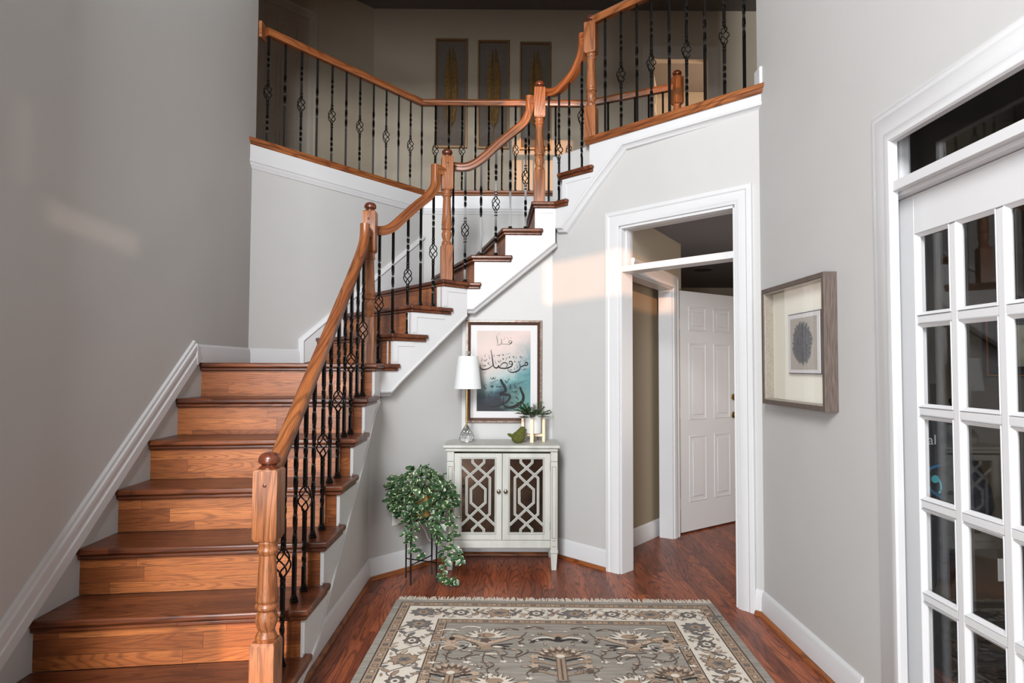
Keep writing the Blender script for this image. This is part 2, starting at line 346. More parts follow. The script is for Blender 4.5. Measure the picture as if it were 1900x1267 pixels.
# vestibule behind the doorway
VA, VB, VC = onz(1156, 1023, 0), V((1.30, 5.40, 0)), V((1.40, 5.60, 0))
jA = V((.86, 4.47)); jB = V((1.395, 5.37)); dj = (jB-jA).normalized(); nj = V((-dj.y, dj.x)); Lj = (jB-jA).length
wend = .16
mb = MB()
mb.vprism([(-.05, 2.035), (Lj, 2.035), (Lj, 2.44), (-.05, 2.44)], jA, dj, nj, 0, .1)
mb.vprism([(Lj, 0), (Lj+wend, 0), (Lj+wend, 2.44), (Lj, 2.44)], jA, dj, nj, 0, .1)
struct(mb.build('wall_vestibule_left', 'hallwall'))
mb = MB()
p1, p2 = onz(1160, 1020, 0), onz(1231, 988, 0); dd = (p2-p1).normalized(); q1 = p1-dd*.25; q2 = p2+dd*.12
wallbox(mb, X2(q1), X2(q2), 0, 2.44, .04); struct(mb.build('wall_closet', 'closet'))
e1 = jA+dj*(Lj+wend)
mb = MB(); mb.box((e1.x-.1, e1.y+.02, 0), (e1.x, 8.6, 2.44)); mb.box((e1.x-.1, 8.5, 0), (3.8, 8.6, 2.44)); mb.box((3.7, 3.75, 0), (3.8, 8.6, 2.44)); mb.box((1.56, 3.70, 0), (3.8, 3.80, 2.7))
struct(mb.build('wall_vestibule', 'hallwall'))
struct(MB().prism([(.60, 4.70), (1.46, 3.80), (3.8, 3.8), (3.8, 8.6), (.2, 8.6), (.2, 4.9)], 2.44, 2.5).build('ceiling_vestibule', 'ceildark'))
# office behind the french door
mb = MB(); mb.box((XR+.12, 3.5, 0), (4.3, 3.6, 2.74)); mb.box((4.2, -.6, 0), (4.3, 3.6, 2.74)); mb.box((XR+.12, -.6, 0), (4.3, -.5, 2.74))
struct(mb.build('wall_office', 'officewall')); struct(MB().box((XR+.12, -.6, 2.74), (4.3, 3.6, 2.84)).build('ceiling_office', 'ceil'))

# ------------------------------------------------------------------ trim
BASE = [(0, 0), (.018, 0), (.018, .095), (.014, .105), (.014, .115), (.008, .128), (.004, .135), (0, .135)]
SHOE = [(.018, 0), (.036, 0), (.034, .010), (.026, .020), (.018, .022)]
def baseboard(name, path, side=-1):
    P = [V((p[0], p[1], 0)) for p in path]
    if side < 0: P = P[::-1]
    o = struct(MB().sweep(P, [(u, w) for u, w in BASE], (0, 0, 1)).build(name, 'white'))
    MB().sweep(P, SHOE, (0, 0, 1)).build('shoe_moulding', 'rail', o); return o
cl = oW+dW*(s0-.105); cr = oW+dW*(s1+.105)
baseboard('baseboard_back', [WF[0], WF[1], WF[2], WF[3], X2(cl)])
baseboard('baseboard_right', [X2(cr), WF[4], (XR, 2.655)])
CAS = [(0, 0), (0, .014), (.006, .018), (.02, .018), (.026, .022), (.07, .022), (.078, .028), (.1, .028), (.105, .022), (.105, 0)]
# hall doorway casing (faces the foyer), jambs and transom bar
def P3(o, d, s, z, n=None, t=0): p = o+d*s+(n*t if n is not None else V((0, 0))); return V((p.x, p.y, z))
path = [P3(oW, dW, s0, 0), P3(oW, dW, s0, zt), P3(oW, dW, s1, zt), P3(oW, dW, s1, 0)]
t1 = struct(MB().sweep(path, CAS, (-nW.x, -nW.y, 0)).build('trim_1', 'white'))
mb = MB()
for a, b in ((s0, s0+.018), (s1-.018, s1)): mb.vprism([(a, 0), (b, 0), (b, zt), (a, zt)], oW, dW, nW, -.004, .125)
mb.vprism([(s0, zt-.018), (s1, zt-.018), (s1, zt), (s0, zt)], oW, dW, nW, -.004, .125)
mb.vprism([(s0+.018, 2.030), (s1-.018, 2.030), (s1-.018, 2.072), (s0+.018, 2.072)], oW, dW, nW, -.002, .125)
for a, b in ((s0+.018, s0+.032), (s1-.032, s1-.018)): mb.vprism([(a, 2.072), (b, 2.072), (b, zt-.018), (a, zt-.018)], oW, dW, nW, .04, .09)
mb.build('jamb', 'white', t1, .002)
MB().vprism([(s0+.03, 2.072), (s1-.03, 2.072), (s1-.03, zt-.018), (s0+.03, zt-.018)], oW, dW, nW, .062, .066).build('glass_pane', 'glass', t1)
# inner door frame of the vestibule
path = [P3(jA, dj, -.03, 2.035), P3(jA, dj, Lj-.10, 2.035), P3(jA, dj, Lj-.10, 0)]
t2 = struct(MB().sweep(path, CAS, (-nj.x, -nj.y, 0)).build('trim_2', 'white'))
mb = MB(); mb.vprism([(Lj-.12, 0), (Lj-.10, 0), (Lj-.10, 2.035), (Lj-.12, 2.035)], jA, dj, nj, -.002, .11); mb.vprism([(-.03, 2.02), (Lj-.10, 2.02), (Lj-.10, 2.04), (-.03, 2.04)], jA, dj, nj, -.002, .11)
mb.build('jamb', 'white', t2)
struct(MB().sweep([X2(q1)+(0,), X2(q2)+(0,)][::-1], BASE, (0, 0, 1)).build('baseboard_closet', 'white'))
# six panel door, swung open
hp = onz(1263, 992, 0); fp = onz(1369, 968, 0); hp = V((hp.x, hp.y)); fp = V((fp.x, fp.y)); ddr = (fp-hp).normalized(); ndr = V((-ddr.y, ddr.x)); DW_ = .80
def panel_door(name, o, d, n, w, h, z0, mat, parent=None):
    dr = struct(MB().vprism([(0, z0), (w, z0), (w, z0+h), (0, z0+h)], o, d, n, 0, .035).build(name, mat, None, .002))
    st, md = .115, .10; pw = (w-2*st-md)/2
    for zb, zh in ((.24, .56), (.93, .66), (1.69, .21)):
        for k in range(2):
            a = st+k*(pw+md); zb_ = z0+zb*h/2.03; zh_ = zh*h/2.03
            q = [P3(o, d, a, zb_, n, 0), P3(o, d, a+pw, zb_, n, 0), P3(o, d, a+pw, zb_+zh_, n, 0), P3(o, d, a, zb_+zh_, n, 0)]
            m2 = MB().sweep(q, [(0, -.001), (.004, .006), (.014, .004), (.02, -.001)], (-n.x, -n.y, 0), True)
            i = .045; m2.vprism([(a+i, zb_+i), (a+pw-i, zb_+i), (a+pw-i, zb_+zh_-i), (a+i, zb_+zh_-i)], o, d, n, -.006, 0)
            m2.build('door_panel', mat, dr, .004)
    return dr
d3 = panel_door('door_1', hp, ddr, ndr, DW_, 2.02, .012, 'white')
for z in (1.74, 1.0, .25):
    c = hp-ndr*.004
    MB().lathe([(.007, -.045), (.008, -.044), (.008, .044), (.007, .045)], (c.x-.008, c.y-.006, z), 10).build('hinge', 'hinge', d3)
for z, r in ((.96, .027), (1.12, .022)):
    p = hp+ddr*(DW_-.065)
    MB().lathe([(.03, 0), (.03, .008), (.012, .012), (.012, .03), (r, .04), (r*1.05, .055), (.012, .066)], (p.x, p.y, z), 16, (-ndr.x, -ndr.y, 0)).build('door_knob', 'brass', d3)
# french doors, casing, transom
path = [V((XR, DY0, 0)), V((XR, DY0, DZ)), V((XR, DY1, DZ)), V((XR, DY1, 0))]
t4 = struct(MB().sweep(path, [(u*1.32, w*1.1) for u, w in CAS], (-1, 0, 0)).build('trim_3', 'white'))
mb = MB(); mb.box((XR-.004, DY1-.018, 0), (XR+.125, DY1, DZ)); mb.box((XR-.004, DY0, 0), (XR+.125, DY0+.018, DZ)); mb.box((XR-.004, DY0, DZ-.018), (XR+.125, DY1, DZ))
mb.box((XR-.02, DY0+.018, 2.035), (XR+.125, DY1-.018, 2.072)); mb.box((XR+.01, DY0+.018, 2.02), (XR+.1, DY1-.018, 2.036))
mb.box((XR+.055, DY1-.05, 2.072), (XR+.1, DY1-.018, DZ-.018)); mb.box((XR+.055, DY0+.018, DZ-.05), (XR+.1, DY1-.018, DZ-.018))
mb.build('jamb', 'white', t4, .002)
MB().box((XR+.072, DY0+.02, 2.07), (XR+.078, DY1-.05, DZ-.04)).build('glass_pane', 'glass', t4)
def french(name, ya, sgn):   # ya hinge edge, sgn direction towards the meeting edge
    x0, x1 = XR+.045, XR+.085; w = .812; z0, z1 = .012, 2.018
    def by(a, b, za, zb, xa=x0, xb=x1): return ((xa, ya+sgn*a, za), (xb, ya+sgn*b, zb))
    cols = [.135, .315, .35, .525, .56, .735]; pz0 = .25; ph, mz = .298, .033
    m1 = MB(); m1.box(*by(0, .135, z0, z1)); m1.box(*by(.735-.058, w, z0, z1)) if False else m1.box(*by(.735, w, z0, z1))
    m1.box(*by(.135, .735, z0, pz0)); ztop = pz0+5*ph+4*mz; m1.box(*by(.135, .735, ztop, z1))
    dr = struct(m1.build(name, 'white', None, .002))
    m2 = MB()
    for a in (.315, .525): m2.box(*by(a, a+.035, pz0, ztop, x0+.004, x1-.004))
    for k in range(4): z = pz0+(k+1)*ph+k*mz; m2.box(*by(.135, .735, z, z+mz, x0+.005, x1-.005))
    m2.build('muntins', 'white', dr, .006)
    for i in range(3):
        for k in range(5):
            a, b = cols[2*i], cols[2*i+1]; z = pz0+k*(ph+mz)
            q = [V((x0+.006, ya+sgn*y, zz)) for y, zz in ((a, z), (b, z), (b, z+ph), (a, z+ph))]
            MB().sweep(q if sgn < 0 else q[::-1], [(0, -.004), (.0, .004), (.012, -.008), (.012, -.012)], (-1, 0, 0), True).build('pane_bead', 'white', dr)
            MB().box((x0+.018, ya+sgn*a, z), (x0+.022, ya+sgn*b, z+ph)).build('glass_pane', 'glass', dr)
    return dr
french('door_2', DY1-.02, -1); french('door_3', DY0+.02, 1)
# left wall: sloped trim above the treads and the landing base
q = [onx(0, 1221, XL), onx(154, 1000, XL), onx(332, 720, XL), onx(362, 668, XL)]
sl_ = (q[3].z-q[0].z)/(q[3].y-q[0].y)
def lz(y): return q[0].z+(y-q[0].y)*sl_
pts = [V((XL, 1.75, lz(1.75)+.06)), V((XL, 3.80, lz(3.80)+.06))]
STRIP = [(-.062, 0), (-.062, .02), (-.02, .02), (-.014, .014), (.01, .014), (.016, .02), (.034, .02), (.04, .012), (.055, .012), (.062, 0)]
struct(MB().sweep(pts, STRIP, (1, 0, 0)).build('trim_4', 'white'))
struct(MB().box((XL, 3.775, 1.39), (XL+.022, 3.795, 1.50)).sweep([V((XL, 3.79, 1.4)), V((XL, 4.60, 1.4))][::-1], [(u, w*.8) for u, w in BASE], (0, 0, 1)).build('baseboard_left', 'white'))

# ------------------------------------------------------------------ staircase
def lineX(A, B, C, Dd):
    A, B, C, Dd = V(A), V(B), V(C), V(Dd); r = B-A; s_ = Dd-C; t = ((C-A).x*s_.y-(C-A).y*s_.x)/(r.x*s_.y-r.y*s_.x); return A+r*t
cum = [0]
for i in range(4): cum.append(cum[-1]+(V(E[i+1])-V(E[i])).length)
def Es(s, inset=0):     # point on the nosing edge at arc length s (moved inwards)
    i = max(k for k in range(4) if s >= cum[k]-1e-9 or k == 0); i = min(i, 3)
    d = unit(E[i], E[i+1]); p = V(E[i])+d*(s-cum[i]); n = V((-d.y, d.x))
    return p+n*inset
def sE(p, i): return cum[i]+(V((p.x, p.y))-V(E[i])).dot(unit(E[i], E[i+1]))
def inset_poly(inset):
    P = []
    for i in range(5):
        if i == 0: P.append(Es(0, inset)); continue
        if i == 4: d = unit(E[3], E[4]); P.append(V(E[4])+V((-d.y, d.x))*inset+d*.02); continue
        d1, d2 = unit(E[i-1], E[i]), unit(E[i], E[i+1]); n1, n2 = V((-d1.y, d1.x)), V((-d2.y, d2.x)); b = (n1+n2).normalized(); P.append(V(E[i])+b*(inset/b.dot(n1)))
    return P
bs = []   # front (riser) start on the edge, arc length
for n in range(7): bs.append(Y0+n*RUN+TILT-2.10)
bs[6] = 3.974-2.10
for n, (x, y) in ((7, (728, 621)), (8, (764, 572)), (9, (822, 522))): bs.append(sE(onp(x, y, *seg(1)), 1))
for n, (x, y) in ((10, (873, 474)), (11, (931, 425)), (12, (986, 377))): bs.append(sE(ony(x, y, 4.70), 2))
for n, (x, y) in ((13, (1033, 326)), (14, (1083, 258))): bs.append(sE(onp(x, y, *seg(3)), 3))
es = []   # end of the return nosing
for n in range(6): es.append(bs[n]+RUN+.07)
es += [sE(onp(744, 677, *seg(1)), 1), sE(onp(796, 624, *seg(1)), 1), sE(onp(842, 573, *seg(1)), 1)]
es += [sE(ony(x, y, 4.70), 2) for x, y in ((893, 527), (951, 475), (1008, 427))]
es += [sE(onp(x, y, *seg(3)), 3) for x, y in ((1050.5, 371), (1097, 308))]
outer = [V((XL, Y0+n*RUN)) for n in range(7)]+[V((-1.518, 5.017)), V((-1.367, 5.207)), V((-1.175, 5.453)), V((-.72, 5.93)), V((-.33, 5.93)), V((.12, 5.93)), V((.70, 5.93)), V((1.42, 5.56))]
ST = thing('staircase', 'oak staircase with orange risers turning right up to the landing', 'staircase', (-.9, 3.2, 0))
def edge_between(a, b, ins):
    P = inset_poly(ins); out = [Es(a, ins)]
    for i in (1, 2, 3):
        if a < cum[i] < b: out.append(P[i])
    out.append(Es(b, ins)); return out
def clean(P):
    out = []
    for p in P:
        if not out or (p-out[-1]).length > .004: out.append(p)
    return out
for n in range(14):
    a, b = bs[n], es[n]
    fr = Es(a, 0); nx = Es(bs[n+1], .045); gd = (fr-outer[n])
    dnext = (outer[n+1]-Es(bs[n+1], 0)).normalized(); dcur = (outer[n]-fr).normalized()
    wallpts = [outer[n+1]+V((0, 0)), outer[n]]
    if n == 6: wallpts = [outer[7], V(OW[0]), outer[6]]
    if n == 9: wallpts = [outer[10], V(OW[1]), outer[9]]
    step = V((dnext.y, -dnext.x))
    if step.dot(outer[n+1]-outer[n]) < 0: step = -step
    shift = step*.03
    ret_in = Es(b, .045)
    back = [nx+shift, wallpts[0]+shift] if n not in (9,) else [nx+shift, wallpts[0]]
    P = clean([outer[n], *edge_between(a, b, 0), ret_in, *back, *wallpts[1:-1]])
    z = RS*(n+1)
    mbt = MB().prism([X2(p) for p in P], z-.028, z, X2(gd))
    k = .012; P2 = clean([outer[n]-dcur.yx*0+V((-dcur.y, dcur.x))*0, *edge_between(a+k, b-k, k), ret_in, *back, *wallpts[1:-1]])
    nf = V((dcur.y, -dcur.x)); nf = nf if nf.dot(outer[n+1]-outer[n]) > 0 else -nf
    P2[0] = outer[n]+nf*k
    mbt.build('tread', 'tread', ST, .009, 35, 3)
    MB().prism([X2(p) for p in P2], z-.048, z-.028, X2(gd)).build('cove_moulding', 'tread', ST, .006)
def setback(n, d):
    f = Es(bs[n], .036 if n < 7 else .055); dc = (outer[n]-Es(bs[n], 0)).normalized(); nf = V((dc.y, -dc.x))
    ref = (outer[min(n+1, 14)]-outer[n]) if n < 14 else V((1, 0))
    nf = nf if nf.dot(ref) > 0 else -nf
    return f+nf*d, outer[n]+nf*d, dc, nf
for n in range(15):
    f, o_, dc, nf = setback(n, .027); L = (o_-f).length; zb = RS*n
    if n == 14: f = f+dc*.07; L -= .07; zb += .08
    MB().vprism([(0, zb), (L, zb), (L, zb+RS-.03), (0, zb+RS-.03)], f, dc, nf, 0, .018).build('riser', 'riser', ST)
# skirt boards on the open side, stepped above and sloped below
def szp(i, x, y): p = onp(x, y, *seg(i, [tuple(v) for v in inset_poly(.03)])); return sE(p, i), p.z
low = {0: [(592, 1181.5), (618, 1077), (674.6, 860), (697, 765), (703, 745)], 1: [(716, 727), (727, 727), (745, 707), (859, 585)], 2: [(871, 573), (877.6, 573), (1020, 449)], 3: [(1028, 423), (1042, 422), (1094, 347), (1153, 267.8), (1412, 190)]}
LOW = {}
for i, L_ in low.items(): LOW[i] = [szp(i, x, y) for x, y in L_]
L0 = LOW[0]; L0.insert(0, (bs[0]+.03, L0[0][1]-(L0[0][0]-bs[0]-.03)*.757)); L0[-1] = (cum[1], L0[-2][1]+(cum[1]-L0[-2][0])*.757*.6)
LOW[1][0] = (cum[1], LOW[1][1][1]); LOW[1][-1] = (cum[2], LOW[1][-1][1]); LOW[2][0] = (cum[2], LOW[2][0][1]); LOW[2][-1] = (cum[3], LOW[2][-1][1]+.0)
LOW[3][0] = (cum[3], LOW[3][0][1]); LOW[3][-1] = (cum[4]+.02, LOW[3][-2][1])
IP = inset_poly(.03)
for i in range(4):
    a0, a1 = cum[i]-(.0124 if i else 0), (cum[i+1]+.0124 if i < 3 else cum[4]+.03)
    top = []
    for n in range(15):
        lo = max(a0, bs[n]+.0275); hi = min(a1, (bs[n+1]+.0275) if n < 14 else 9)
        if hi-lo > .002: z = RS*(n+1)-.029; top += [(lo, z), (hi, z)]
    bot = [(max(s_, top[0][0]), z) for s_, z in LOW[i]]
    bot[0] = (top[0][0], bot[0][1]); bot[-1] = (top[-1][0], bot[-1][1])
    bot = [(s_, max(z, .0)) for s_, z in bot]
    d = unit(E[i], E[i+1]); nrm = V((-d.y, d.x)); o_ = V(E[i])+nrm*.03-d*cum[i]
    MB().vprism(bot+top[::-1], o_, d, nrm, 0, .07).build('skirt_board', 'white', ST)
    # thin raised return panels below every tread
    # moulding along the lower edge
    pth = [V((o_.x+d.x*s_, o_.y+d.y*s_, z)) for s_, z in bot]; pth = [p for j, p in enumerate(pth) if j == 0 or (p-pth[j-1]).length > .01]
    N = V((-nrm.x, -nrm.y, 0))
    MB().sweep(pth, [(.012, -.07), (.012, .004), (.004, .006), (-.004, .002), (-.008, -.012), (-.022, -.03), (-.026, -.032), (-.032, -.045), (-.032, -.07)], N).build('skirt_moulding', 'white', ST)
# shallow raised panels (return trim) on the skirts
for n in range(0, 14):
    i = max(k for k in range(4) if bs[n]+.05 >= cum[k]); i = min(i, 3)
    d = unit(E[i], E[i+1]); nrm = V((-d.y, d.x)); o_ = V(E[i])+nrm*.03-d*cum[i]
    a = bs[n]+.03; b = min(bs[n+1]+.04, cum[i+1]-.004); z = RS*(n+1)-.05
    if b-a < .06: continue
    w = .035; h = .032
    zlow = RS*n+.012
    MB().vprism([(a, zlow), (a+w, zlow), (a+w, z-h), (b, z-h), (b, z), (a, z)], o_, d, nrm, -.005, 0).build('return_trim', 'white', ST)
# landing nosing along the diagonal and the balcony nosings
def nosing(name, path, parent, side=1):
    P = [V((p[0], p[1], ZU)) for p in path]
    MB().sweep(P, [(0, 0), (.0, -.022), (.006, -.028), (.012, -.030), (.012, -.044), (.02, -.05), (.20, -.05), (.20, 0)], (0, 0, 1)).build(name, 'rail', parent, .004)
d3_ = unit(*seg(3)); A_ = Es(bs[14], 0); nosing('landing_nosing', [A_, (1.475, 3.555)], ST)
# wall skirt on the stairwell side
dO = unit(OW[0], OW[1]); nO = V((dO.y, -dO.x))
pts = [onp(555.5, 662, OW[0], OW[1]), onp(555.5, 630, OW[0], OW[1]), onp(621, 575, OW[0], OW[1])]
sO = [((V((p.x, p.y))-V(OW[0])).dot(dO), p.z) for p in pts]; LO = (V(OW[1])-V(OW[0])).length
k = (sO[2][1]-sO[1][1])/(sO[2][0]-sO[1][0])
MB().vprism([(sO[0][0], 1.4), (LO, 1.7), (LO, sO[1][1]+(LO-sO[1][0])*k), (sO[1][0], sO[1][1])], OW[0], dO, nO, -.002, .018).build('wall_skirt', 'white', ST)
MB().sweep([P3(V(OW[0]), dO, sO[0][0], 1.4, nO), P3(V(OW[0]), dO, sO[1][0], sO[1][1], nO), P3(V(OW[0]), dO, LO, sO[1][1]+(LO-sO[1][0])*k, nO)], [(-.02, 0), (-.02, .03), (-.008, .026), (.004, .02), (.008, 0)], (nO.x, nO.y, 0)).build('skirt_moulding', 'white', ST)
MB().box((-.82, 5.905, 2.0), (.75, 5.93, 3.0)).build('wall_skirt', 'white', ST) if False else None
struct(MB().sweep([V((*OW[0], 1.4)), P3(V(OW[0]), dO, sO[0][0]+.005, 1.4)][::-1], [(u, w*.8) for u, w in BASE], (0, 0, 1)).build('baseboard_stairwell', 'white'))
# balcony edge: nosing, fascia and moulding
BE = [V((XL-.012, 4.485)), V((-.772, 5.865)), V((.70, 5.865)), V((1.43, 5.49))]
BAL = thing('balcony_edge', 'oak nosing over white fascia along the upstairs balcony floor', 'balcony edge', (-.3, 5.9, ZU))
P = [V((p.x, p.y, ZU)) for p in BE]
MB().sweep(P, [(0, 0), (0, -.022), (.006, -.028), (.012, -.030), (.012, -.044), (.02, -.05), (.16, -.05), (.16, 0)], (0, 0, 1)).build('nosing', 'rail', BAL, .004)
MB().sweep(P, [(.014, -.05), (.014, -.165), (.06, -.165), (.06, -.05)], (0, 0, 1)).build('fascia', 'white', BAL)
MB().sweep(P, [(.010, -.155), (.010, -.17), (.016, -.176), (.018, -.19), (.03, -.205), (.032, -.215), (.06, -.215), (.06, -.155)], (0, 0, 1)).build('fascia_moulding', 'white', BAL)

# ------------------------------------------------------------------ railings
RAILP = [(.030, -.018), (.033, 0), (.030, .018), (.022, .026), (.008, .030), (-.002, .027), (-.012, .021), (-.024, .024), (-.029, .021), (-.029, -.021), (-.024, -.024), (-.012, -.021), (-.002, -.027), (.008, -.030), (.022, -.026)]
RAILP = [(u, w) for u, w in RAILP]
def smooth_path(P, k=4):
    out = []; n = len(P)
    for i in range(n-1):
        p0, p1, p2, p3 = P[max(i-1, 0)], P[i], P[i+1], P[min(i+2, n-1)]
        for j in range(k):
            t = j/k; out.append(.5*((2*p1)+(-p0+p2)*t+(2*p0-5*p1+4*p2-p3)*t*t+(-p0+3*p1-3*p2+p3)*t**3))
    out.append(P[-1]); return out
def newel(parent, x, y, z0, zs, rz, w=.083, plug=True):
    # zs: lower box top, upper box bottom, upper box top
    zl, zb, zt_ = zs; m1 = MB(); h = w/2
    ca, sa = math.cos(rz), math.sin(rz)
    def sq(r, z): return [V((x+r*(a*ca-b*sa), y+r*(a*sa+b*ca), z)) for a, b in ((-1, -1), (1, -1), (1, 1), (-1, 1))]
    def stack(ls):
        vs = []; gs = []; fs = []
        for r, z in ls:
            for p, (a, b) in zip(sq(r, z), ((-1, -1), (1, -1), (1, 1), (-1, 1))): vs.append(p); gs.append((z, a*r, b*r))
        for j in range(len(ls)-1):
            for i in range(4): fs.append((4*j+i, 4*j+(i+1) % 4, 4*j+4+(i+1) % 4, 4*j+4+i))
        fs += [(3, 2, 1, 0), tuple(4*len(ls)-4+i for i in range(4))]; m1.add(vs, fs, gs)
    stack([(h, z0), (h, zl-.012), (h*.86, zl)]); stack([(h*.86, zb), (h, zb+.014), (h, zt_-.008), (h*.9, zt_)])
    T = zb-zl; r = h
    m1.lathe([(r*.80, zl-.004), (r*.86, zl+.012), (r*.72, zl+.024), (r*.64, zl+.032), (r*.86, zl+.062), (r*.90, zl+.078), (r*.72, zl+.098), (r*.70, zl+.104), (r*.92, zl+.112), (r*.94, zl+.120), (r*.80, zl+.130),
              (r*.93, zl+.145), (r*.90, zl+.22*T+.06), (r*.78, zl+.55*T), (r*.68, zl+.8*T), (r*.66, zb-.052), (r*.80, zb-.044), (r*.86, zb-.034), (r*.76, zb-.026), (r*.74, zb-.018), (r*.84, zb-.008), (r*.8, zb+.004)], (x, y, 0), 28)
    nw = m1.build('newel_post', 'newel', parent, .0018, 30)
    z = zt_
    MB().lathe([(.034*h/.0415, z-.002), (.034*h/.0415, z+.004), (.030, z+.008), (.026, z+.013), (.030, z+.017), (.037, z+.021), (.039, z+.03), (.036, z+.043), (.026, z+.053), (.012, z+.058), (.002, z+.059)], (x, y, 0), 28).build('cap', 'capw', nw)
    if plug:
        c = V((x-h*-sa*0, y, 0)); fx, fy = x+sa*h, y-ca*h
        MB().lathe([(.006, -.002), (.0065, .002), (.003, .004)], (fx, fy, zt_-.055), 12, (sa, -ca, 0)).build('wood_plug', 'capw', nw)
    return nw
def baluster(parent, x, y, z0, z1, basket, rz=0.4, s=.0145):
    h = z1-z0; m1 = MB(); c0 = .40 if h > .75 else h*.5
    if basket: tw = [(c0-.30, c0-.17), (c0+.17, c0+.30)]; gaps = [(c0-.055, c0+.055)]
    else: tw = [(c0-.12+.06, c0+.12+.06)]; gaps = []
    if z0 < 1.35 and not basket: tw = [(c0-.22, c0+.26)]
    tw = [(max(a, .05), min(b, h-.03)) for a, b in tw if min(b, h-.03)-max(a, .05) > .05]
    def ring(z, ang): return [V((x+s*.7071*math.cos(ang+k*math.pi/2), y+s*.7071*math.sin(ang+k*math.pi/2), z)) for k in range(4)]
    runs = [(0, h)] if not gaps else [(0, gaps[0][0]), (gaps[0][1], h)]
    for a, b in runs:
        zs_ = [a]; 
        for p, q_ in tw:
            if p >= a and q_ <= b: zs_ += [p+(q_-p)*k/20 for k in range(21)]
        zs_ += [b]; vs = []; fs = []; gs = []
        def ang(zv):
            t = 0
            for p, q_ in tw:
                if zv > p: t += (min(zv, q_)-p)/(q_-p)*(math.pi*1.5*(2.0 if q_-p > .3 else 1.))
            return rz+t
        for zv in zs_: vs += ring(z0+zv, ang(zv)); gs += [(zv, 0, 0)]*4
        for j in range(len(zs_)-1):
            for k in range(4): fs.append((4*j+k, 4*j+(k+1) % 4, 4*j+4+(k+1) % 4, 4*j+4+k))
        fs += [(3, 2, 1, 0), tuple(4*len(zs_)-4+k for k in range(4))]; m1.add(vs, fs, gs)
    bl = m1.build('baluster', 'black', parent, 0, 40)
    m2 = MB(); m2.boxm((x, y, z0+.006), .031, .031, .012, rz); m2.boxm((x, y, z0+.017), .025, .025, .010, rz); m2.boxm((x, y, z0+.026), .020, .020, .010, rz)
    m2.build('shoe', 'black', bl, .002)
    if basket:
        m3 = MB(); zc = z0+c0
        for k in range(4):
            pth = []
            for j in range(13):
                t = j/12; a = rz+k*math.pi/2+t*math.pi*1.15; r = .004+.026*math.sin(math.pi*t)**.85
                pth.append(V((x+r*math.cos(a), y+r*math.sin(a), zc-.058+.116*t)))
            m3.tube(pth, .0036, 5)
        for zz in (-.066, .066, -.088, .088):
            m3.lathe([(.007, -.006), (.0115, -.004), (.0115, .004), (.007, .006)], (x, y, zc+zz), 10)
        m3.build('basket', 'black', bl, 0, 40)
    return bl
def rail_z(path, p):   # height of a rail path at plan point p
    best = None; h = V((p[0], p[1]))
    for a, b in zip(path, path[1:]):
        A2, B2 = V((a.x, a.y)), V((b.x, b.y)); L = (B2-A2).length
        if L < 1e-5: continue
        t = max(0, min(1, (h-A2).dot((B2-A2)/L)/L)); q_ = A2+(B2-A2)*t; dist = (h-q_).length; z = a.z+(b.z-a.z)*t
        if best is None or dist < best[0]-.002 or (abs(dist-best[0]) <= .002 and z < best[1]): best = (dist, z)
    return best[1]
SR = thing('stair_railing', 'oak stair handrail on turned newels with black iron balusters', 'stair railing', (-.89, 2.37, 0))
N1, N2, N3, N4, N5 = (-.862, 2.36), (-.89, 4.12), (-.452, 4.665), (.226, 4.775), (.588, 4.569)
newel(SR, *N1, 0.0, (.405, .757, 1.012), 0, .088); newel(SR, *N2, 1.2, (1.70, 2.11, 2.375), 0)
newel(SR, *N3, 1.8, (2.266, 2.663, 2.911), R(12)); newel(SR, *N4, 2.6, (2.85, 3.24, 3.47), 0, .083, False); newel(SR, *N5, 3.0, (3.25, 3.635, 3.86), R(-24), .083, False)
h1 = [V((-.89, 2.40, .928)), V((-.89, 3.60, 1.838)), V((-.89, 3.76, 1.965)), V((-.89, 3.88, 2.065)), V((-.89, 3.95, 2.14)), V((-.89, 3.975, 2.20)), V((-.89, 3.98, 2.262))]
R1 = [h1[0]]+smooth_path(h1[1:])
b1_, b2_, b3_ = seg(1, BL), seg(2, BL), seg(3, BL)
R2 = smooth_path([onp(x, y, *b1_) for x, y in ((698, 428.7), (715, 427.8), (729.5, 420.6), (747.5, 404.5), (774, 381), (792, 366.9), (803, 354), (807.5, 343.6), (808.6, 331), (808.9, 306))])
R3 = smooth_path([onp(x, y, *b2_) for x, y in ((840.5, 309.3), (861, 310.5), (877, 306), (896, 293.6), (924, 268), (952.6, 244.6), (971.5, 228.9), (981, 210), (983.3, 195), (983.6, 179))])
R4 = smooth_path([onp(x, y, *b3_) for x, y in ((1011, 172), (1025, 172), (1037.8, 165.7), (1060, 142), (1073, 119), (1080, 97.9), (1081.5, 80), (1082, 63))])
def side_of(a, b): d = unit(a, b); return V((d.y, -d.x, 0))*-1
def handrail(path, parent, N): MB().sweep(path, RAILP, N).build('handrail', 'rail', parent, 0, 50)
handrail(R1, SR, (1, 0, 0)) if False else handrail(R1, SR, V((-1, 0, 0))*-1)
for pth, (a, b) in ((R2, b1_), (R3, b2_), (R4, b3_)):
    d = unit(a, b); handrail(pth, SR, V((d.y, -d.x, 0)))
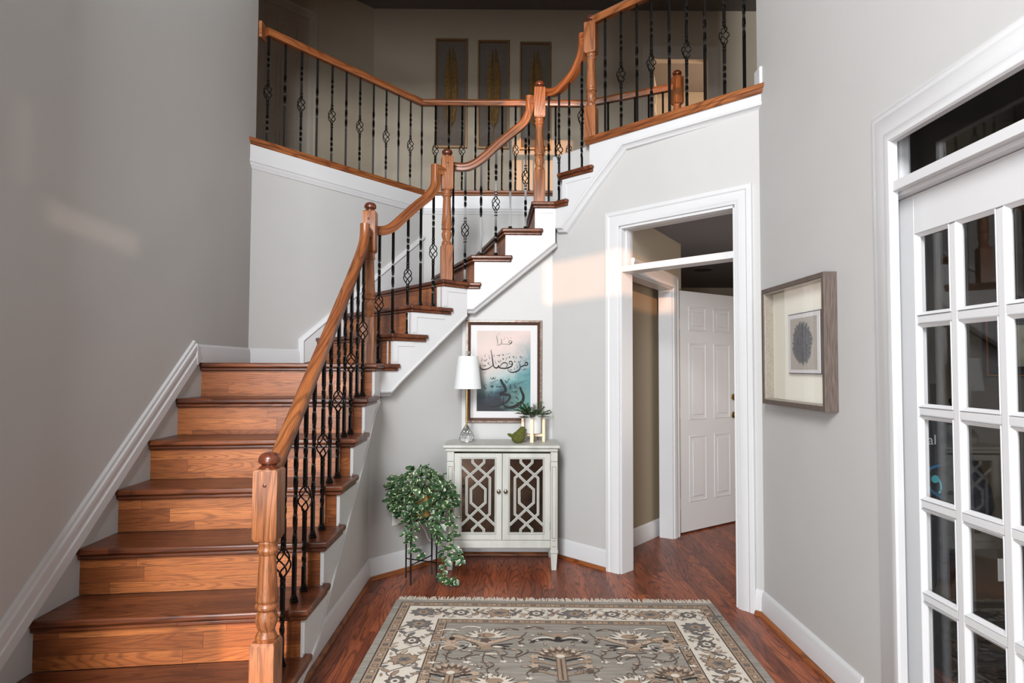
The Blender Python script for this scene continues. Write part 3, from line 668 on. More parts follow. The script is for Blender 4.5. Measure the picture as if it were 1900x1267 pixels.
# short level links from each gooseneck to its newel
def link(a, b): d = (V((b[0], b[1], 0))-V((a[0], a[1], 0))).normalized(); MB().sweep([V(a), V(b)], RAILP, V((d.y, -d.x, 0))).build('rail_link', 'rail', SR, 0, 50)
link((-.89, 3.98, 2.225), (-.89, 4.08, 2.225)); e = R2[-1]; link((e.x, e.y, e.z-.036), (N3[0]-.02, N3[1]-.02, e.z-.036)); e = R3[-1]; link((e.x, e.y, e.z-.036), (N4[0]-.03, N4[1], e.z-.036)); e = R4[-1]; link((e.x-.005, e.y, e.z-.036), (N5[0], N5[1], e.z-.036))
f1 = [(0, 522, 1232), (1, 545, 1119), (1, 563, 1097), (2, 579.7, 997), (2, 596.7, 983.6), (3, 611, 896), (3, 625.4, 888), (4, 638, 809.6), (4, 649.6, 805), (5, 662, 736), (5, 672, 734)]
for k, (n, x, y) in enumerate(f1):
    p = onx(x, y, -.89); baluster(SR, -.89, p.y, RS*(n+1), rail_z(R1, p)-.027, k % 2 == 0, .5)
f2 = [(6, 701.8, 671, 1), (7, 727.8, 618, 1), (7, 755.5, 619, 1), (8, 779.7, 566, 1), (8, 803, 568, 1), (9, 840, 519, 2), (9, 862.4, 522, 2), (10, 892, 472, 2), (10, 919.7, 472, 2), (11, 946.6, 423, 2), (11, 975, 423, 2), (12, 1018, 374, 3), (12, 1037, 371, 3), (13, 1056, 316, 3), (13, 1079.6, 309, 3)]
for k, (n, x, y, i) in enumerate(f2):
    p = onp(x, y, *seg(i, BL)); pa = {1: R2, 2: R3, 3: R4}[i]
    if n == 6: p = V((-.845, 4.25, 0)) if False else onp(x, y, (-.89, 4.227), (-.327, 4.79))
    baluster(SR, p.x, p.y, RS*(n+1), rail_z(pa, p)-.027, k % 2 == 0, .3+.2*i)
for (x, y, z, n_) in ((-.452, 4.665, 1.83, R(12)), (-.452, 4.665, 1.925, R(12)), (-.89, 4.12, 1.26, 0), (-.89, 4.12, 1.38, 0)):
    for dx in ((-.016, .016) if x > -.8 else (.0,)):
        ca_, sa_ = math.cos(n_), math.sin(n_); MB().lathe([(.006, -.002), (.0065, .002), (.003, .004)], (x+dx*ca_+sa_*.0415, y+dx*sa_-ca_*.0415, z), 10, (sa_, -ca_, 0)).build('wood_plug', 'capw', SR)
# landing railing
LR = thing('landing_railing', 'oak handrail and black balusters from tall newel to right wall', 'landing railing', (1.0, 4.15, ZU))
p0, p1 = onp(1107, 33, *b3_), onp(1148.4, 19, *b3_); zr = (p0.z+p1.z)/2
d = unit(*b3_); RL = [V((N5[0]+.02, 5.157-N5[0]-.02, zr)), V((1.455, 3.702, zr))]
MB().sweep(RL, RAILP, V((d.y, -d.x, 0))).build('handrail', 'rail', LR, 0, 50)
for k, x in enumerate((1123, 1152.5, 1182, 1209, 1242.4, 1274.6, 1308.7, 1345, 1382)):
    p = onp(x, 200, *b3_); baluster(LR, p.x, p.y, ZU, zr-.027, k % 2 == 1, .9)
# balcony railing round the stairwell
BR = thing('balcony_railing', 'oak balcony handrail with black basket balusters round the stairwell', 'balcony railing', (-.75, 5.95, ZU))
bo = .09
def inset_open(P, t):
    out = []
    for i, p in enumerate(P):
        n1 = unit(P[i-1], p) if i else unit(p, P[i+1]); n2 = unit(p, P[i+1]) if i < len(P)-1 else n1
        a, b = V((-n1.y, n1.x)), V((-n2.y, n2.x)); u = (a+b).normalized(); out.append(p+u*(t/u.dot(a)))
    return out
BP = inset_open(BE, bo); zb_ = 3.845
BPr = [V((p.x, p.y, zb_)) for p in BP]; BPr[0] = V((XL+.04, BPr[0].y+(XL+.04-BPr[0].x)*1.2, zb_))
MB().sweep(BPr, [(w, u) for u, w in RAILP][::-1], (0, 0, 1)).build('handrail', 'rail', BR, 0, 50)
MB().box((XL-.004, BPr[0].y-.05, zb_-.06), (XL+.02, BPr[0].y+.05, zb_+.06)).build('rosette_block', 'newel', BR, .004)
for k, (x, y) in enumerate(((495, 268), (526.8, 278), (557.4, 286), (586.8, 294), (614.6, 301.5), (641, 309), (666.6, 316), (691.9, 323.5), (715.6, 330), (738.6, 335), (760.7, 342), (781.8, 348))):
    p = onp(x, y, X2(BP[0]), X2(BP[1])); baluster(BR, p.x, p.y, ZU, zb_-.027, k % 2 == 0, .8)
for k in range(12):
    p = ony(807.7+24.8*k, 300, BP[1].y); baluster(BR, p.x, p.y, ZU, zb_-.027, k % 2 == 0, .3)
for k in range(6):
    t = .10+.15*k; p = BP[2].lerp(BP[3], t); baluster(BR, p.x, p.y, ZU, zb_-.027, False, .3)
newel(BR, BP[3].x, BP[3].y, ZU, (3.25, 3.685, 3.93), R(20), .083, False)
# ------------------------------------------------------------------ console cabinet
CT = .848
CB = thing('console_cabinet', 'chalk grey two door console cabinet with lattice mirror fronts', 'cabinet', (-.04, 4.62, 0))
mb = MB(); mb.box((-.444, 4.425, CT-.022), (.356, 4.815, CT)); mb.build('top', 'chalk', CB, .008, 35, 3)
MB().box((-.432, 4.437, CT-.046), (.344, 4.815, CT-.022)).build('top_moulding', 'chalk', CB, .010, 35, 3)
MB().box((-.412, 4.47, .19), (-.385, 4.80, CT-.046)).build('side_panel', 'chalk', CB); MB().box((.305, 4.47, .19), (.335, 4.80, CT-.046)).build('side_panel', 'chalk', CB)
MB().box((-.39, 4.79, .19), (.31, 4.80, CT-.046)).build('back_panel', 'chalk', CB); MB().box((-.39, 4.47, .19), (.31, 4.79, .205)).build('bottom_panel', 'chalk', CB)
m1 = MB(); m1.box((-.368, 4.462, .145), (.292, 4.48, .200)); m1.box((-.368, 4.456, .150), (.292, 4.462, .185)); m1.build('apron', 'chalk', CB, .003)
for sx in (-.392, .316):
    m1 = MB()
    m1.box((sx-.024, 4.448, .135), (sx+.024, 4.50, CT-.046)); m1.build('corner_post', 'chalk', CB, .002)
    m2 = MB()
    for a, b, c_, d_ in ((-.015, -.012, .22, .70), (.012, .015, .22, .70), (-.015, .015, .217, .22), (-.015, .015, .70, .703), (-.024, .024, .735, .739), (-.015, .015, .16, .163), (-.015, .015, .20, .203)): m2.box((sx+a, 4.4472, c_), (sx+b, 4.4485, d_))
    m2.build('post_groove', 'groove', CB)
for sx in (-.392, .316):
    for sy in (4.472, 4.778):
        def q4(h, z): return [V((sx+a*h, sy+b*h, z)) for a, b in ((-1, -1), (1, -1), (1, 1), (-1, 1))]
        m1 = MB(); ls = [(.017, 0), (.024, .115), (.027, .118), (.027, .140)]; vs = []; 
        for h, z in ls: vs += q4(h, z)
        m1.add(vs, [(3, 2, 1, 0)]+[(4*j+i, 4*j+(i+1) % 4, 4*j+4+(i+1) % 4, 4*j+4+i) for j in range(3) for i in range(4)]+[(12, 13, 14, 15)], [(v.z, v.x, v.y) for v in vs]); m1.build('leg', 'chalk', CB, .002)
LATP = [(-.0085, 0), (-.0085, .006), (-.0035, .009), (0, .006), (.0035, .009), (.0085, .006), (.0085, 0)]
for k, (xa, xb) in enumerate(((-.3665, -.0395), (-.0365, .2905))):
    za, zb = .204, .790; ia, ib, iza, izb = xa+.050, xb-.048, za+.047, zb-.038
    m1 = MB(); m1.box((xa, 4.455, za), (ia, 4.475, zb)); m1.box((ib, 4.455, za), (xb, 4.475, zb)); m1.box((ia, 4.455, za), (ib, 4.475, iza)); m1.box((ia, 4.455, izb), (ib, 4.475, zb))
    dr = m1.build('door', 'chalk', CB, .0015)
    q = [V((ia, 4.455, iza)), V((ib, 4.455, iza)), V((ib, 4.455, izb)), V((ia, 4.455, izb))]
    MB().sweep(q, [(-.007, 0), (-.007, .003), (-.002, .004), (.004, -.008), (.004, -.012), (-.007, -.004)], (0, -1, 0), True).build('bead', 'chalk', dr)
    MB().box((ia, 4.470, iza), (ib, 4.473, izb)).build('mirror', 'mirror', dr)
    cx = (ia+ib)/2; W2_, H2 = (ib-ia)/260., (izb-iza)/582.
    def lp(L_, sg): return [V((cx+sg*u*W2_, 4.466, izb-v*H2)) for u, v in L_]
    m2 = MB()
    for sg in (1, -1):
        m2.sweep(lp([(-45, 0), (-45, 28), (0, 72), (90, 150), (90, 435), (0, 512), (-45, 556), (-45, 582)], sg), LATP, (0, -1, 0))
        m2.sweep(lp([(-130, 62), (0, 190), (56, 240), (56, 345), (0, 395), (-130, 522)], sg), [(u, w+.001) for u, w in LATP], (0, -1, 0))
    m2.build('lattice', 'chalk', dr, 0, 30)
    m3 = MB(); GP = [(-.0012, .0068), (-.0012, .0082), (.0012, .0082), (.0012, .0068)]
    for sg in (1, -1):
        m3.sweep(lp([(-45, 0), (-45, 28), (0, 72), (90, 150), (90, 435), (0, 512), (-45, 556), (-45, 582)], sg), GP, (0, -1, 0))
        m3.sweep(lp([(-130, 62), (0, 190), (56, 240), (56, 345), (0, 395), (-130, 522)], sg), [(u, w+.001) for u, w in GP], (0, -1, 0))
    m3.sweep(q, [(-.0095, -.001), (-.0095, .0012), (-.007, .0012), (-.007, -.001)], (0, -1, 0), True)
    m3.build('lattice_groove', 'groove', dr)
    kx = xb-.022 if k == 0 else xa+.022
    MB().lathe([(.006, 0), (.006, .010), (.012, .014), (.014, .021), (.011, .028), (.003, .031)], (kx, 4.455, .535), 16, (0, -1, 0)).build('knob', 'nickel', dr)
    hx = xa-.001 if k == 0 else xb+.001
    for hz in (.30, .70): MB().box((hx-.003, 4.4535, hz-.028), (hx+.003, 4.458, hz+.028)).build('hinge', 'bronze', dr)
# ------------------------------------------------------------------ table lamp
LX, LY = -.295, 4.63
LP = thing('table_lamp', 'slim brass table lamp with white shade and cut crystal base', 'lamp', (LX, LY, CT))
MB().lathe([(.036, 0), (.050, .012), (.056, .030), (.050, .050), (.030, .085), (.016, .108), (.010, .116)], (LX, LY, CT+.001), 8).build('base', 'crystal', LP, .003, 0)
MB().lathe([(.011, .112), (.011, .118), (.0065, .122), (.0065, .385)], (LX, LY, CT), 14).build('stem', 'brass', LP)
m1 = MB(); z0, z1 = CT+.378, CT+.610; n = 40; vs = []
for r, z in ((.098, z0), (.073, z1), (.0715, z1), (.0965, z0)):
    for i in range(n): vs.append(V((LX+.006+r*math.cos(6.28319*i/n), LY+r*math.sin(6.28319*i/n), z)))
m1.add(vs, [(j*n+i, j*n+(i+1) % n, ((j+1) % 4)*n+(i+1) % n, ((j+1) % 4)*n+i) for j in range(4) for i in range(n)], [(0, 0, 0)]*len(vs)); m1.build('lamp_shade', 'shade', LP)
m1 = MB(); m1.tube([(LX-.066, LY, z1-.006), (LX+.078, LY, z1-.006)], .002); m1.tube([(LX+.004, LY-.07, z1-.006), (LX+.004, LY+.07, z1-.006)], .002); m1.tube([(LX, LY, z0), (LX+.005, LY, z1+.01)], .003); m1.build('harp', 'brass', LP)
MB().lathe([(.004, 0), (.008, .006), (.014, .022), (.012, .032), (.005, .036)], (LX+.006, LY, z1+.002), 8).build('finial', 'crystal', LP, 0, 0)
# ------------------------------------------------------------------ framed calligraphy
FY = 4.838
FA = thing('framed_calligraphy', 'teal and blush calligraphy print in bronze frame above grey cabinet', 'picture', (-.03, FY, 1.35))
x0, x1, z0, z1 = -.316, .252, .968, 1.730
q = [V((x0, FY, z0)), V((x1, FY, z0)), V((x1, FY, z1)), V((x0, FY, z1))]
FP = [(0, 0), (0, .018), (.004, .026), (.012, .028), (.018, .020), (.024, .016), (.034, .012), (.036, .0)]
MB().sweep(q, [(u, w) for u, w in FP], (0, -1, 0), True).build('frame', 'silver', FA)
q2_ = [V((x0+.0205, FY-.0225, z0+.0205)), V((x1-.0205, FY-.0225, z0+.0205)), V((x1-.0205, FY-.0225, z1-.0205)), V((x0+.0205, FY-.0225, z1-.0205))]
MB().sweep(q2_, [(0, -.006), (0, 0), (.015, -.008), (.015, -.014)], (0, -1, 0), True).build('frame_lip', 'bronze', FA)
MB().box((x0+.03, FY-.010, z0+.03), (x1-.03, FY-.002, z1-.03)).build('mat_board', 'mat', FA)
ax0, ax1, az0, az1 = -.234, .166, 1.053, 1.652; AYp = FY-.0115
t = NT('art_print'); tc = t.n('ShaderNodeTexCoord').outputs['Generated']; sp = t.n('ShaderNodeSeparateXYZ'); t.l(tc, sp.inputs[0]); gx, gz = sp.outputs[0], sp.outputs[2]
mp_ = t.n('ShaderNodeMapping'); mp_.inputs['Scale'].default_value = (1, .01, 1.5); t.l(tc, mp_.inputs[0])
nz = t.noise(mp_.outputs[0], 3.2, 6, .65); nz2 = t.noise(mp_.outputs[0], 7, 5, .7)
v = t.mth('ADD', gz, t.mth('MULTIPLY', t.mth('SUBTRACT', nz, .5), .45)); v = t.mth('SUBTRACT', v, t.mth('MULTIPLY', t.mth('SUBTRACT', gx, .35), .28))
cr_ = t.n('ShaderNodeValToRGB'); t.l(v, cr_.inputs[0]); el = cr_.color_ramp.elements
for i, (p, c) in enumerate([(0, (8, 15, 24)), (.12, (10, 26, 40)), (.20, (28, 72, 86)), (.29, (104, 146, 148)), (.40, (164, 174, 172)), (.58, (184, 174, 168)), (.80, (204, 184, 178)), (1, (192, 178, 170))]):
    e_ = el[i] if i < 2 else el.new(p); e_.position = p; e_.color = lin(c)
teal = t.mth('MULTIPLY', t.step(t.mth('ADD', gx, t.mth('MULTIPLY', t.mth('SUBTRACT', nz2, .5), .8)), .66, .98), t.step(gz, .98, .6))
c1 = t.mix(t.mth('MULTIPLY', teal, .75), cr_.outputs[0], lin((52, 112, 124)))
navy = t.mth('MULTIPLY', t.step(gz, .44, .20), t.step(t.mth('ADD', gx, t.mth('MULTIPLY', t.mth('SUBTRACT', nz, .5), .7)), .52, .18))
c1 = t.mix(t.mth('MULTIPLY', navy, .85), c1, lin((10, 14, 26)))
grn = t.mth('MULTIPLY', t.step(gz, .5, .15), t.step(t.mth('ADD', gx, t.mth('MULTIPLY', t.mth('SUBTRACT', nz2, .5), .7)), .48, .8))
c1 = t.mix(t.mth('MULTIPLY', grn, .7), c1, lin((104, 150, 140)))
t.l(c1, t.b.inputs['Base Color']); t.b.inputs['Roughness'].default_value = .6; M['art'] = t.m
pr = MB().box((ax0, AYp, az0), (ax1, FY-.010, az1)).build('print', 'art', FA)
def stroke(mb, pts, w, src, Y):
    ox, oy, sc = src; P = []
    for i, p in enumerate(pts):
        a = ony(ox+p[0]/sc, oy+p[1]/sc, Y); P.append(V((a.x, Y, a.z)))
    P = smooth_path(P, 5) if len(P) > 2 else P
    n = len(P); k = 4.82/1200/sc; vs = []
    for i, p in enumerate(P):
        d = (P[min(i+1, n-1)]-P[max(i-1, 0)]).normalized(); nn = V((-d.z, 0, d.x)); tt = i/(n-1)
        ww = k*(w[0]+(w[1]-w[0])*min(1, tt*2) if tt < .5 else w[1]+(w[2]-w[1])*(tt*2-1))/2
        vs += [p+nn*ww, p-nn*ww]
    mb.add(vs, [(2*i, 2*i+1, 2*i+3, 2*i+2) for i in range(n-1)], [(0, 0, 0)]*len(vs))
def dot(mb, x, y, r, src, Y): 
    ox, oy, sc = src; k = 4.82/1200/sc; a = ony(ox+x/sc, oy+y/sc, Y)
    mb.add([V((a.x+dx*r*k, Y, a.z+dz*r*k)) for dx, dz in ((-1, -.15), (-.1, 1), (1, .15), (.1, -1))], [(0, 1, 2, 3)], [(0, 0, 0)]*4)
SA, SB, S5 = (860, 640, 12.667), (860, 700, 12.667), (860, 600, 6.667)
def wr(mat, items, dots, src, yo):
    mb = MB(); Y = AYp-yo
    for j, (p, w) in enumerate(items): stroke(mb, p, [q_*1.32 for q_ in w], src, Y-j*.00002)
    for x, y, r in dots: dot(mb, x, y, r, src, Y-.0009)
    mb.build('lettering', mat, FA, 0, 0)
wr('ink', [([(1470, 480), (1450, 455), (1455, 420), (1482, 408), (1506, 436), (1494, 474), (1465, 484)], (6, 26, 18)), ([(1470, 482), (1420, 476), (1390, 498), (1345, 512), (1328, 500)], (20, 24, 14)),
    ([(1318, 430), (1330, 480), (1333, 540), (1300, 590), (1230, 628), (1145, 645), (1085, 628), (1050, 588), (1042, 540)], (10, 28, 6)),
    ([(1085, 450), (1070, 415), (1095, 380), (1135, 395), (1145, 430), (1120, 455), (1085, 450)], (10, 20, 8)), ([(1140, 400), (1152, 450), (1125, 500), (1060, 530), (980, 548), (900, 545), (845, 535)], (16, 26, 20)),
    ([(850, 540), (880, 470), (935, 420), (1000, 420), (1032, 465), (1000, 520)], (8, 20, 10)), ([(845, 545), (825, 480), (812, 520), (770, 540), (725, 520), (700, 480)], (12, 26, 16)),
    ([(643, 110), (662, 210), (682, 340), (694, 440), (705, 500)], (8, 20, 24)), ([(685, 478), (640, 520), (560, 562), (470, 578), (415, 560), (394, 500), (402, 445)], (12, 24, 4))],
   [(1207, 392, 19), (1080, 288, 19), (932, 328, 20)], SA, .0010)
wr('inkm', [([(455, 665), (540, 630)], (4, 14, 4)), ([(1388, 592), (1430, 575), (1490, 548)], (4, 14, 4)), ([(1003, 228), (1108, 188)], (4, 12, 4)), ([(1400, 412), (1480, 348)], (4, 12, 4)),
    ([(485, 348), (512, 382), (552, 328)], (14, 8, 10)), ([(812, 370), (843, 408), (882, 352)], (14, 8, 10)), ([(1288, 378), (1318, 412), (1350, 362)], (14, 8, 8)),
    ([(628, 405), (572, 420), (590, 445), (622, 465)], (4, 12, 6)), ([(445, 470), (482, 492), (524, 470), (508, 505)], (6, 12, 4)), ([(775, 235), (815, 252), (858, 234), (842, 268)], (6, 12, 4)), ([(900, 226), (945, 234), (922, 250)], (8, 14, 4)),
    ([(1150, 266), (1190, 280), (1160, 300)], (8, 14, 4)), ([(520, 208), (502, 258), (518, 288)], (3, 8, 6)), ([(592, 230), (605, 290), (625, 320), (600, 325)], (3, 8, 4)), ([(724, 208), (715, 260), (735, 272)], (3, 8, 6)),
    ([(738, 345), (750, 410), (768, 440), (748, 445)], (3, 8, 4)), ([(1248, 250), (1240, 305), (1256, 318)], (3, 10, 6)), ([(1350, 255), (1325, 280), (1380, 308)], (4, 12, 8)), ([(1250, 450), (1262, 510), (1275, 530), (1256, 540)], (3, 8, 4)),
    ([(1202, 520), (1194, 570), (1212, 566)], (3, 10, 5)), ([(1085, 568), (1120, 592), (1145, 588)], (4, 14, 6)), ([(1022, 292), (990, 372)], (10, 5, 3)), ([(425, 380), (445, 300)], (10, 5, 3))], [(1385, 310, 8), (620, 460, 8)], SA, .0008)
wr('ink', [([(872, 45), (905, 120), (965, 215), (990, 290), (968, 335), (900, 356), (842, 372)], (40, 52, 22)), ([(838, 410), (900, 400), (1000, 405), (1072, 420), (1092, 470), (1050, 545), (960, 605), (850, 655), (720, 690), (610, 690)], (52, 34, 8)),
    ([(1328, 225), (1360, 320), (1405, 430), (1392, 545), (1310, 625), (1190, 690), (1060, 712), (980, 690), (935, 610), (945, 440)], (36, 62, 8)), ([(1105, 175), (1105, 275)], (16, 100, 16))],
   [], SB, .0013)
wr('inkm', [([(636, -5), (655, 38), (690, 40), (702, -2), (715, 38), (742, 34), (748, -12)], (8, 13, 8)), ([(628, 138), (820, 58)], (8, 18, 8)), ([(1258, 162), (1465, 74)], (8, 18, 8)), ([(978, 68), (1028, 132), (1052, 60), (1088, 40)], (20, 12, 14)),
    ([(628, 208), (700, 208), (648, 244)], (12, 24, 8)), ([(762, 210), (822, 226), (882, 212), (856, 270)], (10, 18, 6)), ([(1130, 328), (1180, 345), (1245, 332), (1222, 390)], (10, 18, 6)), ([(1222, 98), (1205, 190), (1228, 250), (1242, 222)], (6, 16, 8)),
    ([(1088, 570), (1130, 598), (1192, 606)], (8, 20, 12)), ([(1120, 562), (1215, 548)], (4, 8, 4)), ([(470, 190), (505, 255), (545, 275)], (6, 20, 16)), ([(470, 188), (545, 172)], (4, 8, 4)), ([(1220, 455), (1270, 490), (1288, 545)], (16, 18, 8)),
    ([(560, 360), (600, 395), (580, 420)], (8, 14, 6)), ([(625, 400), (660, 340), (685, 350)], (6, 14, 8)), ([(735, 330), (760, 400), (745, 450)], (6, 14, 8)), ([(540, 595), (700, 600), (800, 575)], (6, 8, 3))], [], SB, .0011)
wr('inkl', [([(408, 150), (418, 200), (424, 255)], (5, 9, 6)), ([(466, 190), (474, 235), (452, 262), (405, 268)], (5, 10, 4)), ([(600, 182), (575, 175)], (3, 6, 3)), ([(600, 225), (575, 210), (558, 228), (585, 246), (600, 228), (575, 258), (540, 256), (478, 256)], (5, 9, 6)), ([(545, 165), (552, 200)], (3, 6, 3)), ([(512, 165), (500, 205)], (3, 6, 3)), ([(420, 140), (450, 125)], (3, 6, 3))], [], S5, .0008)
MB().box((x0+.034, FY-.0165, z0+.034), (x1-.034, FY-.0155, z1-.034)).build('glass', 'glass', FA)
# ------------------------------------------------------------------ moss bird
bx, by_ = .060, 4.565
m1 = MB()
def ell(mb, c, r, rz=0, ry=0, n=14):
    c = V(c); Mx = Matrix.Rotation(rz, 3, 'Z')@Matrix.Rotation(ry, 3, 'Y'); vs = []; fs = []; k = n//2+1
    for j in range(k):
        ph = math.pi*j/(k-1)
        for i in range(n): th = 2*math.pi*i/n; vs.append(c+Mx@V((r[0]*math.sin(ph)*math.cos(th), r[1]*math.sin(ph)*math.sin(th), r[2]*math.cos(ph))))
    for j in range(k-1):
        for i in range(n): fs.append((j*n+i, j*n+(i+1) % n, (j+1)*n+(i+1) % n, (j+1)*n+i))
    mb.add(vs, fs, [tuple(v) for v in vs])
ell(m1, (bx+.012, by_, CT+.042), (.050, .038, .043), 0, R(-18)); ell(m1, (bx+.040, by_, CT+.088), (.026, .026, .030)); ell(m1, (bx+.028, by_, CT+.068), (.034, .030, .034)); ell(m1, (bx-.035, by_, CT+.052), (.034, .014, .013), 0, R(22)); ell(m1, (bx+.064, by_, CT+.092), (.010, .006, .006)); ell(m1, (bx+.01, by_, CT+.012), (.032, .028, .012))
o = m1.build('bird_figurine', 'moss', None, 0, 60); rm = o.modifiers.new('remesh', 'REMESH'); rm.mode = 'VOXEL'; rm.voxel_size = .003; rm.use_smooth_shade = True
sm = o.modifiers.new('smooth', 'SMOOTH'); sm.iterations = 6
tag(o, 'moss green bird figurine standing on the grey cabinet top', 'figurine')
# ------------------------------------------------------------------ potted fern in pine stand
px_, py_ = .182, 4.665
PSd = thing('plant_stand', 'pale wooden four leg stand holding the small white pot', 'plant stand', (px_, py_, CT))
for a in (R(-100), R(-10), R(80), R(170)):
    c = (px_+.075*math.cos(a), py_+.075*math.sin(a)); MB().boxm((c[0], c[1], CT+.084), .020, .024, .166, a, 'z').build('leg', 'pine', PSd, .001)
m1 = MB(); m1.boxm((px_, py_, CT+.048), .15, .02, .018, R(-10), 'x'); m1.build('cross_bar', 'pine', PSd, .001); m1 = MB(); m1.boxm((px_, py_, CT+.0475), .15, .02, .017, R(80), 'x'); m1.build('cross_bar', 'pine', PSd, .001)
PF = thing('potted_fern', 'small dark green leafy plant in a white pot on grey cabinet', 'plant', (px_, py_, CT+.058))
MB().lathe([(.045, .058), (.056, .062), (.059, .085), (.060, .188), (.0565, .190), (.055, .172), (.02, .170)], (px_, py_, CT), 32).build('pot', 'pot', PF)
MB().lathe([(.055, 0), (.054, .006), (.01, .008)], (px_, py_, CT+.168), 20).build('soil', 'soil', PF)
LEAF = [(0, 0, 0), (.22, .30, .05), (.55, .40, .04), (.82, .22, .0), (1, 0, -.06), (.82, -.22, .0), (.55, -.40, .04), (.22, -.30, .05), (.5, 0, -.02)]
def leaf(mb, p, d, up, L, Wd, jag=False):
    d = V(d).normalized(); s_ = d.cross(V(up)); s_ = s_.normalized() if s_.length > .01 else V((1, 0, 0)); u_ = s_.cross(d)
    vs = [V(p)+d*(a*L)+s_*(b*Wd)+u_*(c*L) for a, b, c in LEAF]
    mb.add(vs, [(0, 1, 8), (1, 2, 8), (2, 3, 8), (3, 4, 8), (4, 5, 8), (5, 6, 8), (6, 7, 8), (7, 0, 8)], [(a, b/.4, 0) for a, b, c in LEAF])
m1, m2 = MB(), MB()
rn = random.Random(3)
for i in range(46):
    a = rn.uniform(0, 6.283); el_ = rn.uniform(.15, 1.35); L = rn.uniform(.08, .17) if el_ > .4 else rn.uniform(.06, .09)
    dirv = V((math.cos(a)*math.cos(el_), math.sin(a)*math.cos(el_), math.sin(el_))); p = V((px_+.03*math.cos(a), py_+.03*math.sin(a), CT+.175)); pts = [p+dirv*(L*t)+V((0, 0, -.25*L*t*t)) for t in (0, .3, .6, 1)]
    if pts[-1].y > 4.80: continue
    m2.tube(pts, .0012, 5)
    for t in (.3, .45, .6, .75, .88, 1):
        k = min(2, int(t*3)); q_ = pts[k].lerp(pts[k+1], t*3-k); 
        for sd in (-1, 1):
            dd_ = (dirv+V((-math.sin(a)*sd, math.cos(a)*sd, rn.uniform(-.2, .3)))*1.1).normalized(); leaf(m1, q_, dd_, (rn.uniform(-.3, .3), 0, 1), rn.uniform(.018, .028), .016)
m1.build('foliage', 'leafd', PF, 0, 0); m2.build('stems', 'stem', PF)
# ------------------------------------------------------------------ trailing pothos on a black metal stand
t = NT('pothos_leaf'); g_, (ga, gb, gc) = t.gp()[0], t.gp()[1][:3]; tcv = t.n('ShaderNodeTexCoord').outputs['Object']
f = t.noise(tcv, 60, 3, .6); ed = t.mth('ADD', t.mth('ABSOLUTE', gb), t.mth('MULTIPLY', t.mth('SUBTRACT', f, .5), 2.2)); ed2 = t.step(ed, .66, .95)
gcol = t.mix(t.noise(tcv, 22, 2), lin((20, 44, 26)), lin((62, 92, 56)))
t.l(t.mix(ed2, gcol, lin((206, 216, 170))), t.b.inputs['Base Color']); t.b.inputs['Roughness'].default_value = .38; M['pothos'] = t.m
fc = [(-.665, 4.300), (-.612, 4.150), (-.505, 4.372), (-.455, 4.205)]
MS = thing('plant_stand', 'thin black metal plant stand on the floor under trailing pothos', 'plant stand', (-.56, 4.257, 0))
for x, y in fc: MB().box((x-.005, y-.005, 0), (x+.005, y+.005, .52), 'z').build('leg', 'black', MS)
for (i, j) in ((0, 3), (1, 2)): MB().tube([(*fc[i], .125), (*fc[j], .125)], .004, 5).build('cross_bar', 'black', MS)
m1 = MB(); pc = V((-.56, 4.257))
m1.tube([V((pc.x+.118*math.cos(a*.2618), pc.y+.118*math.sin(a*.2618), .415)) for a in range(25)], .005, 6); m1.build('ring', 'black', MS)
for (i, j) in ((0, 3), (1, 2)): MB().tube([(*fc[i], .39), (*fc[j], .39)], .004, 5).build('pot_bar', 'black', MS)
PP = thing('trailing_pothos', 'bushy variegated pothos trailing from a tan pot beside cabinet', 'plant', (pc.x, pc.y, .396))
MB().lathe([(.070, .396), (.080, .40), (.098, .55), (.102, .56), (.094, .562), (.088, .54), (.02, .535)], (pc.x, pc.y, 0), 28).build('pot', 'basket', PP)
m1, m2 = MB(), MB(); rn = random.Random(11)
def pleaf(p, d, L): leaf(m1, p, d, (rn.uniform(-.5, .5), rn.uniform(-.9, -.1), .8), L, L*.98)
for i in range(330):
    a = rn.uniform(0, 6.283) if i < 210 else rn.uniform(3.4, 6.1); el_ = math.asin(rn.uniform(-.4, 1) if i < 210 else rn.uniform(-.95, .4)); rr = .20+.02*rn.uniform(-1, 1)
    dirv = V((math.cos(a)*math.cos(el_)*1.02, math.sin(a)*math.cos(el_)*.55-.02, math.sin(el_)*.92)); p = V((pc.x-.002, pc.y-.015, .555))+dirv*rr*rn.uniform(.78, 1)
    lim = min(4.80, p.x+5.10)
    if p.y > lim-.03: p.y = lim-.03
    if p.x > -.445+.06 and p.y > 4.40: p.y = 4.40
    dd_ = V((dirv.x*.8+rn.uniform(-.5, .5), dirv.y*.5-rn.uniform(0, .5), rn.uniform(-.7, .25))); pleaf(p, dd_, rn.uniform(.042, .066))
    if i % 4 == 0: m2.tube([V((pc.x, pc.y, .56)), V((pc.x, pc.y, .60)).lerp(p, .6)+V((0, 0, .03)), p], .0018, 4)
def vine(pts, n, sz=(.04, .058)):
    P = smooth_path([V(p) for p in pts], 6); m2.tube(P, .0022, 5)
    for k in range(n):
        i = int((k+.5)/n*(len(P)-1)); sd = -1 if k % 2 else 1
        pleaf(P[i], (sd*rn.uniform(.4, 1), -rn.uniform(.1, .5), rn.uniform(-.8, .1)), rn.uniform(*sz))
def at(x, y, Y): p = ony(x, y, Y); return (p.x, p.y, p.z)
vine([at(820, 900, 4.22), at(832, 940, 4.18), at(838, 985, 4.18), at(832, 1020, 4.18), at(826, 1045, 4.17), at(822, 1068, 4.14), at(835, 1078, 4.12), at(848, 1070, 4.10)], 22)
vine([at(835, 920, 4.25), at(842, 960, 4.20), at(840, 1000, 4.18), at(848, 1030, 4.16), at(858, 1040, 4.14)], 18)
